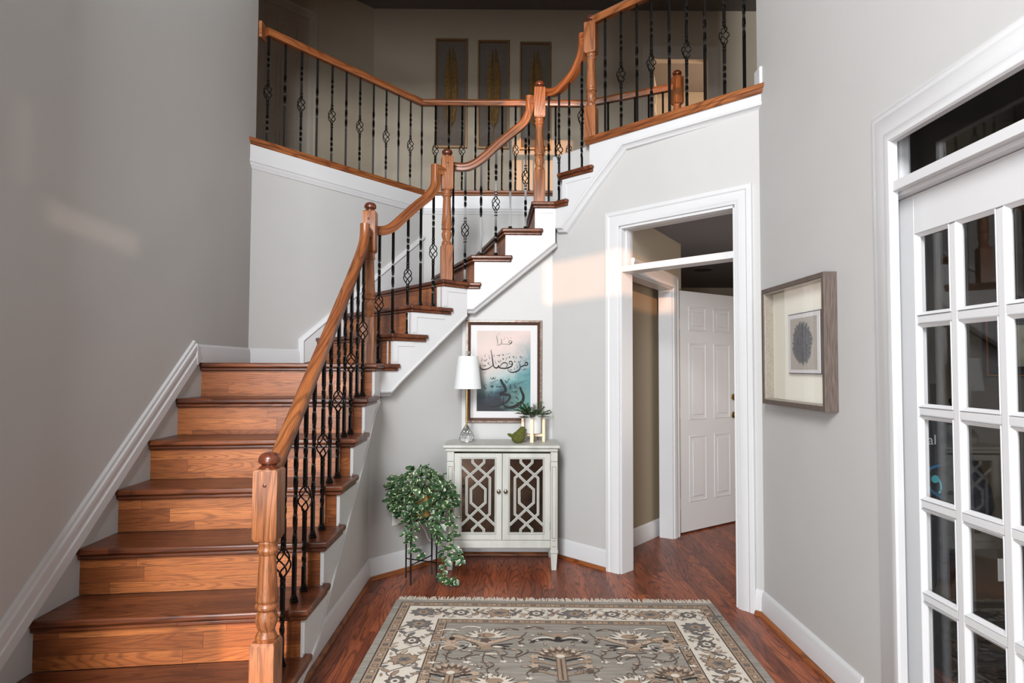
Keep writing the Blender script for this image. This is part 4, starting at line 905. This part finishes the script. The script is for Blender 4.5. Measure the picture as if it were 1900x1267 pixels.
vine([at(815, 940, 4.16), at(818, 990, 4.16), at(824, 1030, 4.16)], 16)
vine([at(805, 940, 4.15), at(806, 970, 4.14), at(810, 992, 4.14)], 10)
vine([at(750, 940, 4.20), at(748, 965, 4.18), at(754, 990, 4.16), at(762, 1010, 4.15), at(776, 1022, 4.14), at(788, 1032, 4.14)], 14)
vine([at(762, 930, 4.16), at(764, 960, 4.14), at(768, 985, 4.14), at(765, 1002, 4.14)], 10)
vine([at(742, 900, 4.25), at(738, 920, 4.24), at(735, 940, 4.24)], 6)
m1.build('foliage', 'pothos', PP, 0, 0); m2.build('vines', 'stem', PP)
# ------------------------------------------------------------------ wall outlet and cord
def outlet(name, label, o, d, n, z, s_):
    t_ = thing(name, label, 'outlet', (o[0], o[1], z)); o = V(o)
    MB().vprism([(s_-.036, z-.060), (s_+.036, z-.060), (s_+.036, z+.060), (s_-.036, z+.060)], o, d, n, 0, .006).build('cover_plate', 'plastic', t_, .002)
    for dz in (-.022, .022):
        m1 = MB(); m1.vprism([(s_+.015*math.cos(k*.5236), z+dz+.013*math.sin(k*.5236)) for k in range(12)], o, d, n, .0055, .0075); m1.build('socket', 'plastic', t_)
        for ds in (-.006, .006): MB().vprism([(s_+ds-.001, z+dz-.004), (s_+ds+.001, z+dz-.004), (s_+ds+.001, z+dz+.005), (s_+ds-.001, z+dz+.005)], o, d, n, .0074, .0078).build('slot', 'dark', t_)
dB = unit(WF[1], WF[2]); outlet('wall_outlet', 'white wall outlet low on the wall behind the trailing pothos', WF[1], dB, V((dB.y, -dB.x)), .375, .225)
o = MB().tube(smooth_path([V((-.735, 4.395, .40)), V((-.70, 4.40, .41)), V((-.62, 4.46, .34)), V((-.57, 4.50, .26)), V((-.54, 4.53, .18)), V((-.48, 4.60, .15)), V((-.42, 4.66, .14))], 6), .003, 6).build('power_cord', 'plastic')
tag(o, 'thin white power cord running from outlet behind the plant', 'cord')
# ------------------------------------------------------------------ shadow box on the right wall
SB_ = thing('shadow_box', 'grey oak shadow box with dark feather flower on right wall', 'picture', (XR, 3.16, 1.5))
ya, yb, za, zb = 2.815, 3.512, 1.190, 1.806
q = [V((XR, ya, za)), V((XR, yb, za)), V((XR, yb, zb)), V((XR, ya, zb))]
MB().sweep(q[::-1], [(0, 0), (0, .060), (.024, .060), (.024, 0)], (-1, 0, 0), True).build('frame', 'greyoak', SB_, .002, 0)
MB().box((XR-.008, ya+.02, za+.02), (XR-.002, yb-.02, zb-.02)).build('back_board', 'cream', SB_)
m1 = MB()
for a, b in (((XR-.055, yb-.030, za+.024), (XR-.008, yb-.024, zb-.024)), ((XR-.055, ya+.024, za+.024), (XR-.008, ya+.030, zb-.024)), ((XR-.055, ya+.03, zb-.030), (XR-.008, yb-.03, zb-.024)), ((XR-.055, ya+.03, za+.024), (XR-.008, yb-.03, za+.030))): m1.box(a, b)
m1.build('inner_lining', 'linen', SB_)
MB().box((XR-.020, 2.925, 1.353), (XR-.008, 3.268, 1.650)).build('mount_card', 'frameblk', SB_); MB().box((XR-.023, 2.932, 1.358), (XR-.020, 3.262, 1.645)).build('mount_card', 'mat', SB_)
MB().box((XR-.0245, 2.955, 1.375), (XR-.023, 3.235, 1.625)).build('linen_panel', 'linen', SB_)
m1 = MB(); rn = random.Random(5); cy, cz = 3.10, 1.503
for ring, (cnt, rad, lift) in enumerate(((52, .105, .004), (46, .088, .009), (38, .066, .014), (26, .044, .018), (14, .024, .021))):
    for k in range(cnt):
        a = 6.283*k/cnt+rn.uniform(-.06, .06); r1 = rad*rn.uniform(.9, 1.05); r0 = rad*.25; wd = .0055
        ca, sa = math.cos(a), math.sin(a); X_ = XR-.025-lift; vs = []
        for r, w_, dx in ((r0, .5, 0), (r0+(r1-r0)*.6, 1, -.003), (r1*.97, .8, .001), (r1, .1, .001)):
            for sd in (-1, 1): vs.append(V((X_+dx-rn.uniform(0, .001), cy+r*ca-sd*w_*wd*sa, cz+r*sa+sd*w_*wd*ca)))
        m1.add(vs, [(0, 1, 3, 2), (2, 3, 5, 4), (4, 5, 7, 6)], [(0, 0, 0)]*8)
m1.build('feather_flower', 'petal', SB_, 0, 0)
MB().box((XR-.054, ya+.024, za+.024), (XR-.0525, yb-.024, zb-.024)).build('glass', 'glass', SB_)
# ------------------------------------------------------------------ rug
for nm, c1_, c2_ in (('rug_grey', (124, 117, 108), (152, 145, 135)), ('rug_cream', (212, 203, 190), (196, 186, 172)), ('rug_tan', (158, 134, 112), (140, 118, 98)), ('rug_brown', (98, 80, 68), (82, 68, 58)), ('rug_black', (38, 33, 31), (50, 44, 40)), ('rug_slate', (112, 108, 106), (96, 92, 90)), ('rug_pink', (186, 164, 144), (164, 140, 120))):
    M[nm] = mottled(nm, c1_, c2_, 14 if nm == 'rug_grey' else 150, .95, .5, 0, (.35, 5, 1) if nm == 'rug_grey' else None)
RG = thing('area_rug', 'grey oriental area rug with cream floral border on the floor', 'rug', (.235, 2.5, 0)); RG.rotation_euler = (0, 0, R(-1.6))
RMAT = ['rug_grey', 'rug_cream', 'rug_tan', 'rug_brown', 'rug_black', 'rug_slate', 'rug_pink']
RW, RL_, RTOP = 1.85, 2.75, 1.345        # local: x -RW/2..RW/2, y = RTOP - v
class RugB(MB):
    z = .0122
    def poly(s, pts, mat):
        s.z += 1.2e-6; s.cur = RMAT.index(mat); b = len(s.v); s.v += [V((x, RTOP-y, s.z)) for x, y in pts]; s.g += [(x, y, 0) for x, y in pts]; s.f.append(tuple(range(b, b+len(pts)))); s.m.append(s.cur)
    def rect(s, x0, y0, x1, y1, m): s.poly([(x0, y0), (x1, y0), (x1, y1), (x0, y1)], m)
    def ell(s, x, y, rx, ry, m, a=0, n=12):
        ca, sa = math.cos(a), math.sin(a); s.poly([(x+rx*math.cos(6.2832*i/n)*ca-ry*math.sin(6.2832*i/n)*sa, y+rx*math.cos(6.2832*i/n)*sa+ry*math.sin(6.2832*i/n)*ca) for i in range(n)], m)
    def star(s, x, y, r0, r1, n, m, sy=1., a=0): s.poly([(x+(r1 if i % 2 == 0 else r0)*math.cos(a+math.pi*i/n), y+sy*(r1 if i % 2 == 0 else r0)*math.sin(a+math.pi*i/n)) for i in range(2*n)], m)
    def rib(s, pts, w, m):
        P = smooth_path([V((a, b, 0)) for a, b in pts], 5) if len(pts) > 2 else [V((a, b, 0)) for a, b in pts]; n = len(P); Lf, Rt = [], []
        for i, p in enumerate(P):
            d = (P[min(i+1, n-1)]-P[max(i-1, 0)]).normalized(); nn = V((-d.y, d.x, 0)); Lf.append(p+nn*w/2); Rt.append(p-nn*w/2)
        for i in range(n-1): s.poly([(q_.x, q_.y) for q_ in (Lf[i], Lf[i+1], Rt[i+1], Rt[i])], m)
        s.z += 2e-6
    def fan(s, x, y, r, a0, a1, n, m, rin=.55, tip=1.):
        pts = [(x, y)]
        for i in range(2*n+1): t = a0+(a1-a0)*i/(2*n); rr = r*(tip if i % 2 else rin); pts.append((x+rr*math.cos(t), y+rr*math.sin(t)))
        s.poly(pts, m)
rb = RugB(); hw = RW/2
m0 = MB(); m0.box((RG.location.x-hw, RG.location.y+RTOP-RL_, .001), (RG.location.x+hw, RG.location.y+RTOP, .012)); pile = m0.build('pile', 'rug_grey', RG, .003)
# borders: guard, main, guard   (t = distance from the edge)
def frame_rect(t, m): rb.rect(-hw+t, t, hw-t, RL_-t, m)
for t_, m_ in ((.040, 'rug_black'), (.046, 'rug_tan'), (.094, 'rug_black'), (.100, 'rug_cream'), (.285, 'rug_black'), (.290, 'rug_tan'), (.335, 'rug_black'), (.340, 'rug_grey')): frame_rect(t_, m_)
def guard(t, w):
    k = 0; sp_ = .056
    x = -hw+t+.03
    while x < hw-t-.02:
        for yy in (t+w/2,): rb.rect(x-.015, yy-.013, x+.015, yy+.013, 'rug_brown'); rb.rect(x-.011, yy-.009, x+.011, yy+.009, ('rug_pink', 'rug_slate', 'rug_tan')[k % 3])
        k += 1; x += sp_
    y = t+.07
    while y < 1.25:
        for xx in (-hw+t+w/2, hw-t-w/2): rb.rect(xx-.013, y-.015, xx+.013, y+.015, 'rug_brown'); rb.rect(xx-.009, y-.011, xx+.009, y+.011, ('rug_pink', 'rug_slate', 'rug_tan')[k % 3])
        k += 1; y += sp_
guard(.046, .048); guard(.290, .045)
def rosette(x, y, r): rb.star(x, y, r*.75, r, 8, 'rug_brown'); rb.star(x, y, r*.55, r*.8, 8, 'rug_slate'); rb.ell(x, y, r*.42, r*.42, 'rug_cream'); rb.ell(x, y, r*.2, r*.2, 'rug_brown')
def palm(x, y, r, m, a): rb.star(x, y, r*.8, r*1.1, 9, 'rug_brown', .82); rb.star(x, y, r*.72, r, 9, m, .80); rb.star(x, y, r*.35, r*.5, 6, 'rug_tan' if m != 'rug_tan' else 'rug_slate', .8); rb.ell(x, y, r*.16, r*.14, 'rug_brown')
def lf(x, y, L, a, m): 
    c, s_ = math.cos(a), math.sin(a); P = [(0, 0), (.3, .22), (.7, .2), (1, 0), (.7, -.14), (.3, -.18)]
    rb.poly([(x+L*(p*c-q_*s_)*1.12, y+L*(p*s_+q_*c)*1.12) for p, q_ in P], 'rug_brown'); rb.poly([(x+L*.06*c+L*(p*c-q_*s_)*.9, y+L*.06*s_+L*(p*s_+q_*c)*.9) for p, q_ in P], m)
def border_run(mapf, length, seed):
    rr = random.Random(seed); n = max(3, int(length/.19)); st = length/n
    wav = [mapf(-.02+st*.25*i, .0925+.055*math.sin(i*math.pi/2)) for i in range(int(length/(st*.25))+1)]; rb.rib(wav, .006, 'rug_brown')
    for i in range(n+1):
        u = st*i; c = mapf(u, .0925)
        if i % 2 == 0: palm(*c, .074, 'rug_slate' if i % 4 == 0 else 'rug_tan', 0)
        else: rosette(*c, .05)
        for du, dv, L, a in ((.30, .035, .042, 1.0), (.36, .14, .045, -1.2), (.62, .05, .045, 2.2), (.70, .145, .04, -2.0), (.5, .09, .05, .4), (.18, .16, .026, 0), (.82, .02, .026, 3), (.12, .03, .03, .8), (.9, .15, .03, 2.6), (.44, .02, .028, 1.6), (.56, .165, .028, -1.4), (.24, .075, .024, 2.8), (.76, .10, .024, .2)):
            p = mapf(u+st*du, dv); p2_ = mapf(u+st*du+.001, dv); ang = math.atan2(p2_[1]-p[1], p2_[0]-p[0])
            lf(p[0], p[1], L*1.25, ang+a, ('rug_slate', 'rug_tan', 'rug_pink')[rr.randrange(3)])
        for du in (.25, .75):
            P = [mapf(u+st*(du+x_), .0925+y_) for x_, y_ in ((-.12, .05), (0, .07), (.08, .03), (.02, -.01))]; rb.rib(P, .005, 'rug_slate')
border_run(lambda u, v_: (-hw+.19+u, .100+v_), RW-.38, 1)
border_run(lambda u, v_: (-hw+.100+v_, .36+u), 1.05, 2)
border_run(lambda u, v_: (hw-.100-v_, .36+u), 1.05, 2)
# field motifs, mirrored about the centre line
def crown(x, y, k):
    rb.star(x, y+.055*k, .035*k, .05*k, 7, 'rug_pink', .5); rb.fan(x, y-.01*k, .12*k, math.pi*1.02, math.pi*1.98, 9, 'rug_brown', .62); rb.fan(x, y-.012*k, .115*k, math.pi*1.03, math.pi*1.97, 9, 'rug_cream', .60)
    rb.ell(x, y-.045*k, .045*k, .03*k, 'rug_tan'); 
    for sg in (-1, 1):
        rb.rib([(x, y+.05*k), (x+sg*.06*k, y+.02*k), (x+sg*.12*k, y-.02*k), (x+sg*.165*k, y-.035*k)], .034*k, 'rug_brown'); rb.rib([(x, y+.05*k), (x+sg*.06*k, y+.02*k), (x+sg*.12*k, y-.02*k), (x+sg*.165*k, y-.035*k)], .026*k, 'rug_pink')
        for j in range(4): rb.fan(x+sg*(.04+.033*j)*k, y+(.035-.018*j)*k, .03*k, -2.4 if sg > 0 else -.7, -.9 if sg > 0 else -2.3, 2, 'rug_pink', .5)
        for j in range(3): rb.rib([(x+sg*.02*k, y+.075*k), (x+sg*.07*k, y+(.06+.012*j)*k), (x+sg*(.13-.015*j)*k, y+(.05+.03*j)*k)], .011*k, 'rug_black')
        lf(x+sg*.03*k, y+.08*k, .06*k, (.1 if sg > 0 else math.pi-.1), 'rug_cream')
    rb.star(x, y+.015*k, .02*k, .032*k, 5, 'rug_brown'); rb.fan(x, y+.12*k, .06*k, math.pi*1.1, math.pi*1.9, 5, 'rug_tan', .7); rb.rib([(x-.05*k, y+.125*k), (x, y+.135*k), (x+.05*k, y+.125*k)], .008*k, 'rug_brown')
def lotus(x, y, k):
    rb.ell(x, y+.10*k, .05*k, .035*k, 'rug_cream'); rb.ell(x, y+.105*k, .042*k, .028*k, 'rug_brown'); rb.ell(x, y+.10*k, .032*k, .02*k, 'rug_tan')
    for sg in (-1, 1): rb.rib([(x, y+.06*k), (x+sg*.05*k, y+.035*k), (x+sg*.095*k, y+.05*k), (x+sg*.085*k, y+.08*k)], .026*k, 'rug_cream'); rb.rib([(x, y+.06*k), (x+sg*.05*k, y+.035*k), (x+sg*.095*k, y+.05*k), (x+sg*.085*k, y+.08*k)], .014*k, 'rug_slate'); rb.rib([(x, y+.02*k), (x+sg*.05*k, y-.01*k), (x+sg*.10*k, y-.03*k)], .02*k, 'rug_tan')
    rb.star(x, y+.045*k, .03*k, .045*k, 6, 'rug_pink'); rb.fan(x, y+.01*k, .06*k, math.pi*1.15, math.pi*1.85, 4, 'rug_tan', .6); rb.ell(x, y-.015*k, .016*k, .022*k, 'rug_black')
def bird_f(x, y, k):
    for sg in (-1, 1): rb.rib([(x, y+.05*k), (x+sg*.05*k, y+.02*k), (x+sg*.10*k, y+.03*k), (x+sg*.12*k, y+.06*k)], .022*k, 'rug_cream'); rb.rib([(x, y+.06*k), (x+sg*.05*k, y+.035*k), (x+sg*.10*k, y+.045*k), (x+sg*.13*k, y+.075*k)], .02*k, 'rug_black'); rb.rib([(x, y+.02*k), (x+sg*.05*k, y-.02*k), (x+sg*.08*k, y-.03*k)], .016*k, 'rug_tan')
    rb.star(x, y, .025*k, .04*k, 5, 'rug_tan'); rb.ell(x, y+.03*k, .018*k, .026*k, 'rug_black')
def sprig(x, y, k, a): 
    rb.rib([(x, y), (x+.02*k, y+.03*k), (x-.01*k, y+.07*k), (x+.005*k, y+.12*k)], .006*k, 'rug_brown'); rb.star(x+.004*k, y+.125*k, .014*k, .026*k, 5, 'rug_cream', .7); lf(x, y, .04*k, a, 'rug_pink')
def tree(x, y, k):
    rb.rect(x-.03*k, y+.06*k, x+.03*k, y+.36*k, 'rug_brown'); rb.rect(x-.024*k, y+.065*k, x+.024*k, y+.355*k, 'rug_tan'); rb.rect(x-.006*k, y+.08*k, x+.006*k, y+.34*k, 'rug_brown')
    rb.fan(x, y+.06*k, .17*k, math.pi*1.0, math.pi*2.0, 9, 'rug_pink', .66); rb.fan(x, y+.06*k, .14*k, math.pi*1.02, math.pi*1.98, 8, 'rug_brown', .7); rb.fan(x, y+.06*k, .09*k, math.pi*1.1, math.pi*1.9, 6, 'rug_tan', .7); rb.ell(x, y+.04*k, .028*k, .024*k, 'rug_cream')
    for sg in (-1, 1):
        for j in range(4): rb.rib([(x+sg*.03*k, y+(.10+.06*j)*k), (x+sg*.10*k, y+(.07+.06*j)*k), (x+sg*.18*k, y+(.04+.06*j)*k)], .018*k, ('rug_black', 'rug_tan', 'rug_brown', 'rug_tan')[j]); rb.fan(x+sg*.16*k, y+(.05+.06*j)*k, .035*k, 0, 6.28, 5, ('rug_pink', 'rug_tan', 'rug_pink', 'rug_brown')[j], .6)
crown(-.365, .545, 1.05); crown(.365, .545, 1.05); bird_f(0, .50, 1.05); lotus(-.50, .60, .0001) if False else None
lotus(-.51, .555, 1.0) if False else None
for sg in (-1, 1):
    lotus(sg*.535, .56, .95); 
    for x, y, k in ((.19, .52, .8), (.20, .66, 1.), (.27, .68, .9), (.44, .68, 1.0), (.60, .70, .9), (.09, .66, .8), (.33, .80, 1.), (.52, .84, 1.), (.15, .84, .9), (.42, .95, 1.), (.6, 1.0, 1.)): sprig(sg*x, y, k, 0 if sg > 0 else math.pi)
    for x, y in ((.25, .42), (.45, .40), (.33, .72), (.56, .44), (.12, .40)): rb.star(sg*x, y, .012, .03, 5, 'rug_pink', .5); rb.rib([(sg*x-.05, y+.01), (sg*x, y-.01), (sg*x+.05, y+.008)], .012, 'rug_cream' if x > .3 else 'rug_brown')
    for P in ([(.05, .72), (.14, .69), (.22, .75), (.30, .71)], [(.30, .76), (.38, .72), (.50, .77), (.56, .72)], [(.36, .70), (.365, .78), (.34, .84)], [(.53, .67), (.54, .76), (.52, .80)], [(.16, .46), (.20, .56), (.17, .60)]): rb.rib([(sg*a, b) for a, b in P], .006, 'rug_brown')
    tree(sg*.50, .88, .7); crown(sg*.30, 1.02, .9)
tree(0, .70, .78)
rr = random.Random(9)
for i in range(95):
    x, y = rr.uniform(.03, .60), rr.uniform(.375, 1.25); k = rr.random(); a = rr.uniform(0, 6.28)
    for sg in (-1, 1):
        aa = a if sg > 0 else math.pi-a
        if k < .4: lf(sg*x, y, rr.uniform(.02, .035), aa, ('rug_tan', 'rug_pink', 'rug_slate')[i % 3])
        elif k < .6: rb.star(sg*x, y, .006, .014, 5, 'rug_cream', .8)
        elif k < .8: rb.rib([(sg*x, y), (sg*x+.02*math.cos(aa), y+.02*math.sin(aa)), (sg*x+.03*math.cos(aa+.8), y+.045*math.sin(aa+.8))], .0045, 'rug_brown')
        else: rb.star(sg*x, y, .008, .018, 6, 'rug_brown', .8); rb.ell(sg*x, y, .006, .005, 'rug_pink')
rbo = rb; 
for i in range(len(rb.v)): rb.v[i] = rb.v[i]+V((RG.location.x, RG.location.y, 0))
rb.build('woven_pattern', RMAT, RG, 0, 0)
m1 = MB(); rn = random.Random(2); x = -hw+.005
while x < hw-.004:
    L = rn.uniform(.05, .085); dx = rn.uniform(-.016, .016); w_ = .0028; y0_ = RTOP-.002
    c = V((RG.location.x, RG.location.y, 0)); h0 = rn.uniform(.006, .011)
    vs = [c+V(p) for p in ((x-w_, y0_, .004), (x+w_, y0_, .004), (x+w_, y0_, h0), (x-w_, y0_, h0), (x+dx-w_, y0_+L, .001), (x+dx+w_, y0_+L, .001), (x+dx+w_, y0_+L, h0*.5), (x+dx-w_, y0_+L, h0*.5))]
    m1.add(vs, [(3, 2, 6, 7), (1, 5, 6, 2), (0, 3, 7, 4), (4, 7, 6, 5), (0, 4, 5, 1)], [(0, 0, 0)]*8); x += .0046
fo = m1.build('fringe', 'rug_cream', RG, 0, 0); fo['kind'] = 'stuff'
# ------------------------------------------------------------------ upstairs: feather frames, doors
for k, (xa, xb, dz) in enumerate(((-.845, -.480, 0), (-.363, -.004, -.015), (.117, .473, -.032))):
    zt_, zb_2 = 5.132+dz, 3.872+dz*.5; wh = ('left', 'middle', 'right')[k]
    lab = ('gold feather in tall shadow frame upstairs, leftmost of three', 'gold feather in tall shadow frame upstairs, middle of three', 'gold feather in tall shadow frame upstairs, rightmost of three')[k]
    FF = thing('feather_frame', lab, 'picture', ((xa+xb)/2, HW, (zt_+zb_2)/2), 'feather frames on the upstairs wall')
    q = [V((xa, HW, zb_2)), V((xb, HW, zb_2)), V((xb, HW, zt_)), V((xa, HW, zt_))]
    MB().sweep(q, [(0, 0), (0, .05), (.018, .05), (.018, 0)], (0, -1, 0), True).build('frame', 'goldframe', FF)
    MB().box((xa+.015, HW-.006, zb_2+.015), (xb-.015, HW-.001, zt_-.015)).build('back_board', 'boxback', FF)
    m1 = MB(); rn = random.Random(k); cx = (xa+xb)/2+(-.005 if k == 0 else .004); zl, zh = zb_2+.235, zt_-.14
    for sd in (-1, 1):
        for j in range(70):
            t_ = j/69; z = zl+(zh-zl)*.92*t_; w_ = .082*(math.sin(math.pi*min(1, .10+t_*.86))**.55)*rn.uniform(.9, 1.03); Y = HW-.018-.006*rn.random()
            a = V((cx+sd*.008, Y, z)); b = V((cx+sd*w_, Y-.010, z+.06+.05*t_)); c2_ = V((cx+sd*w_*.55, Y-.018, z+.05+.03*t_)); hgt = .013
            m1.add([a, a+V((0, 0, hgt)), c2_+V((0, 0, hgt)), b+V((0, 0, hgt*.4)), b, c2_], [(0, 1, 2, 5), (5, 2, 3, 4)], [(0, 0, 0)]*6)
    fe = m1.build('feather', 'feather', FF, 0, 0); MB().tube([(cx-.01, HW-.012, zl-.12), (cx, HW-.03, zl), (cx+.002, HW-.03, zh-.1)], .005, 6, .001).build('quill', 'feather', FF)
dh = unit(*hl); nh = V((-dh.y, dh.x)); nh = nh if nh.y < 0 else -nh
o_ = V(hl[0]); sA, sB = .815, 1.60
panel_door('door_4', o_+dh*sB+nh*.012, -dh, nh*-1, sB-sA, 2.05, ZU-.01, 'trimhall')
struct(MB().sweep([P3(o_, dh, sA, ZU), P3(o_, dh, sA, 5.06), P3(o_, dh, sB, 5.06), P3(o_, dh, sB, ZU)], CAS, (nh.x, nh.y, 0)).build('trim_5', 'trimhall')) if False else struct(MB().sweep([P3(o_, dh, sB, ZU), P3(o_, dh, sB, 5.06), P3(o_, dh, sA, 5.06), P3(o_, dh, sA, ZU)], CAS, (nh.x, nh.y, 0)).build('trim_5', 'trimhall'))
struct(MB().sweep([(dox0, HW, ZU), (dox0, HW, 4.95), (dox1, HW, 4.95), (dox1, HW, ZU)], [(u*1.3, w) for u, w in CAS], (0, -1, 0)).build('trim_6', 'trimhall'))
struct(MB().box((dox0, HW-.002, 4.93), (dox1, HW+.1, 5.035)).build('trim_7', 'trimhall'))
panel_door('door_5', V((dox0+.01, HW+.12)), V((.30, .954)), V((.954, -.30))*-1, .62, 1.92, ZU, 'trimhall')
struct(MB().box((XR-.014, 3.615, ZU), (XR+.125, 3.704, ZU+.105)).build('baseboard_upper', 'white', None, .008))
# ------------------------------------------------------------------ vestibule downlight
RC = thing('recessed_light', 'round recessed ceiling light in the dark hall ceiling beyond doorway', 'light fitting', (2.10, 6.95, 2.44))
MB().lathe([(.095, -.004), (.095, 0), (.07, .0), (.07, -.006)], (2.10, 6.95, 2.44), 24).build('trim_ring', 'dark', RC); MB().lathe([(.07, -.002), (.068, -.001)], (2.10, 6.95, 2.44), 24).build('lens', 'can', RC)
# ------------------------------------------------------------------ office things behind the french door
dO2 = V((1, 0)); nO2 = V((0, -1)); OY = 3.5
outlet('wall_outlet', 'white wall outlet seen through the lower glass door panes', (2.62, OY), dO2, nO2, .305, .045)
CF = thing('certificate_frame', 'black framed certificate with gilt line behind the glass door', 'picture', (2.79, OY, 1.52))
xa, xb, za, zb = 2.575, 3.02, 1.335, 1.705
MB().sweep([V((xa, OY, za)), V((xb, OY, za)), V((xb, OY, zb)), V((xa, OY, zb))], [(0, 0), (0, .022), (.03, .018), (.03, 0)], (0, -1, 0), True).build('frame', 'frameblk', CF)
MB().sweep([V((xa+.008, OY-.0215, za+.008)), V((xb-.008, OY-.0215, za+.008)), V((xb-.008, OY-.0215, zb-.008)), V((xa+.008, OY-.0215, zb-.008))], [(0, 0), (0, .003), (.007, .003), (.007, 0)], (0, -1, 0), True).build('gilt_line', 'gilt', CF)
MB().box((xa+.03, OY-.006, za+.03), (xb-.03, OY-.001, zb-.03)).build('mat_board', 'frameblk', CF); MB().box((2.655, OY-.009, 1.395), (2.94, OY-.006, 1.62)).build('certificate', 'paper', CF)
HK = thing('coat_hook', 'black curved coat hook with ball tip on the office wall', 'coat hook', (2.30, OY, 1.19))
MB().box((2.285, OY-.008, 1.12), (2.315, OY, 1.30)).build('back_plate', 'black', HK, .002)
m1 = MB(); m1.tube(smooth_path([V((2.30, OY-.006, 1.17)), V((2.31, OY-.03, 1.145)), V((2.335, OY-.05, 1.145)), V((2.36, OY-.055, 1.165)), V((2.365, OY-.055, 1.20))], 6), .007, 8); m1.build('hook', 'black', HK)
MB().lathe([(.004, -.014), (.012, -.010), (.0145, 0), (.012, .010), (.004, .014)], (2.365, OY-.055, 1.21), 14).build('ball_tip', 'black', HK)
def loft(mb, secs, n=18, wob=.0, seed=0):
    rr = random.Random(seed); vs = []; fs = []
    ph = [rr.uniform(0, 6.28) for _ in range(4)]
    for (cx, cy_, z, rx, ry) in secs:
        for i in range(n):
            a = 6.2832*i/n; w_ = 1+wob*(math.sin(4*a+ph[0]+z*6)+.6*math.sin(7*a+ph[1]-z*9)); vs.append(V((cx+rx*w_*math.cos(a), cy_+ry*w_*math.sin(a), z)))
    for j in range(len(secs)-1):
        for i in range(n): fs.append((j*n+i, j*n+(i+1) % n, (j+1)*n+(i+1) % n, (j+1)*n+i))
    fs += [tuple(range(n-1, -1, -1)), tuple((len(secs)-1)*n+i for i in range(n))]; mb.add(vs, fs, [(0, 0, 0)]*len(vs)); return mb
JK = thing('jacket', 'dark grey jacket hanging from the hook behind glass door', 'jacket', (2.305, OY-.07, .3))
loft(MB(), [(2.290, OY-.07, .28, .045, .02), (2.300, OY-.075, .40, .075, .04), (2.310, OY-.08, .60, .105, .055), (2.315, OY-.08, .80, .11, .06), (2.310, OY-.075, .95, .095, .055), (2.300, OY-.07, 1.08, .065, .045), (2.295, OY-.065, 1.14, .035, .03), (2.295, OY-.06, 1.165, .015, .015)], 20, .09, 1).build('jacket_body', 'coat', JK, 0, 60)
loft(MB(), [(2.470, OY-.08, .60, .05, .035), (2.490, OY-.08, .655, .062, .045), (2.480, OY-.08, .75, .058, .045), (2.430, OY-.08, .86, .052, .045), (2.375, OY-.08, .98, .045, .04), (2.330, OY-.075, 1.08, .03, .03)], 16, .07, 2).build('sleeve', 'coat', JK, 0, 60)
BG = thing('tote_bag', 'black bag with white letters and blue emblem hanging behind glass door', 'bag', (2.22, OY-.06, .25))
loft(MB(), [(2.10, OY-.10, .22, .10, .03), (2.10, OY-.10, .26, .13, .05), (2.11, OY-.10, .60, .13, .06), (2.11, OY-.10, .95, .125, .05), (2.13, OY-.09, 1.08, .10, .04), (2.20, OY-.07, 1.20, .025, .02)], 20, .03, 3).build('bag_body', 'bag', BG, 0, 60)
cu = D.curves.new('lettering', 'FONT'); cu.body = 'al'; cu.size = .072; cu.extrude = .0005
tmp = D.objects.new('lettering', cu); tm = D.meshes.new_from_object(tmp); D.objects.remove(tmp)
ot = D.objects.new('lettering', tm); COL.objects.link(ot); ot.rotation_euler = (R(90), 0, 0); ot.parent = BG; ot.location = V((2.160, OY-.166, .992))-BG.location; tm.materials.clear(); tm.materials.append(M['lettering'])
m1 = MB(); Yb = OY-.166
hexp = [(2.225, .815), (2.262, .86), (2.325, .885)]; 
m1.tube(smooth_path([V((2.217, Yb, .885)), V((2.164, Yb, .862)), V((2.152, Yb, .81)), V((2.170, Yb, .76)), V((2.220, Yb, .725))], 6), .008, 6); m1.build('emblem_outline', 'blue', BG)
m1 = MB(); m1.lathe([(.020, -.002), (.020, .002)], (2.194, Yb, .815), 20, (0, -1, 0)); m1.build('emblem_disc', 'cyan', BG); MB().tube(smooth_path([V((2.202, Yb, .825)), V((2.220, Yb, .80)), V((2.224, Yb, .765)), V((2.212, Yb, .742))], 6), .005, 6).build('emblem_tail', 'cyan', BG)
o = MB().box((1.95, 2.80, 0), (2.60, 3.40, .19)).build('floor_block', 'bag', None, .05, 35, 4); tag(o, 'black flat cushion on the floor behind lower glass door panes', 'block')  # plain rounded black box for an unidentified dark shape
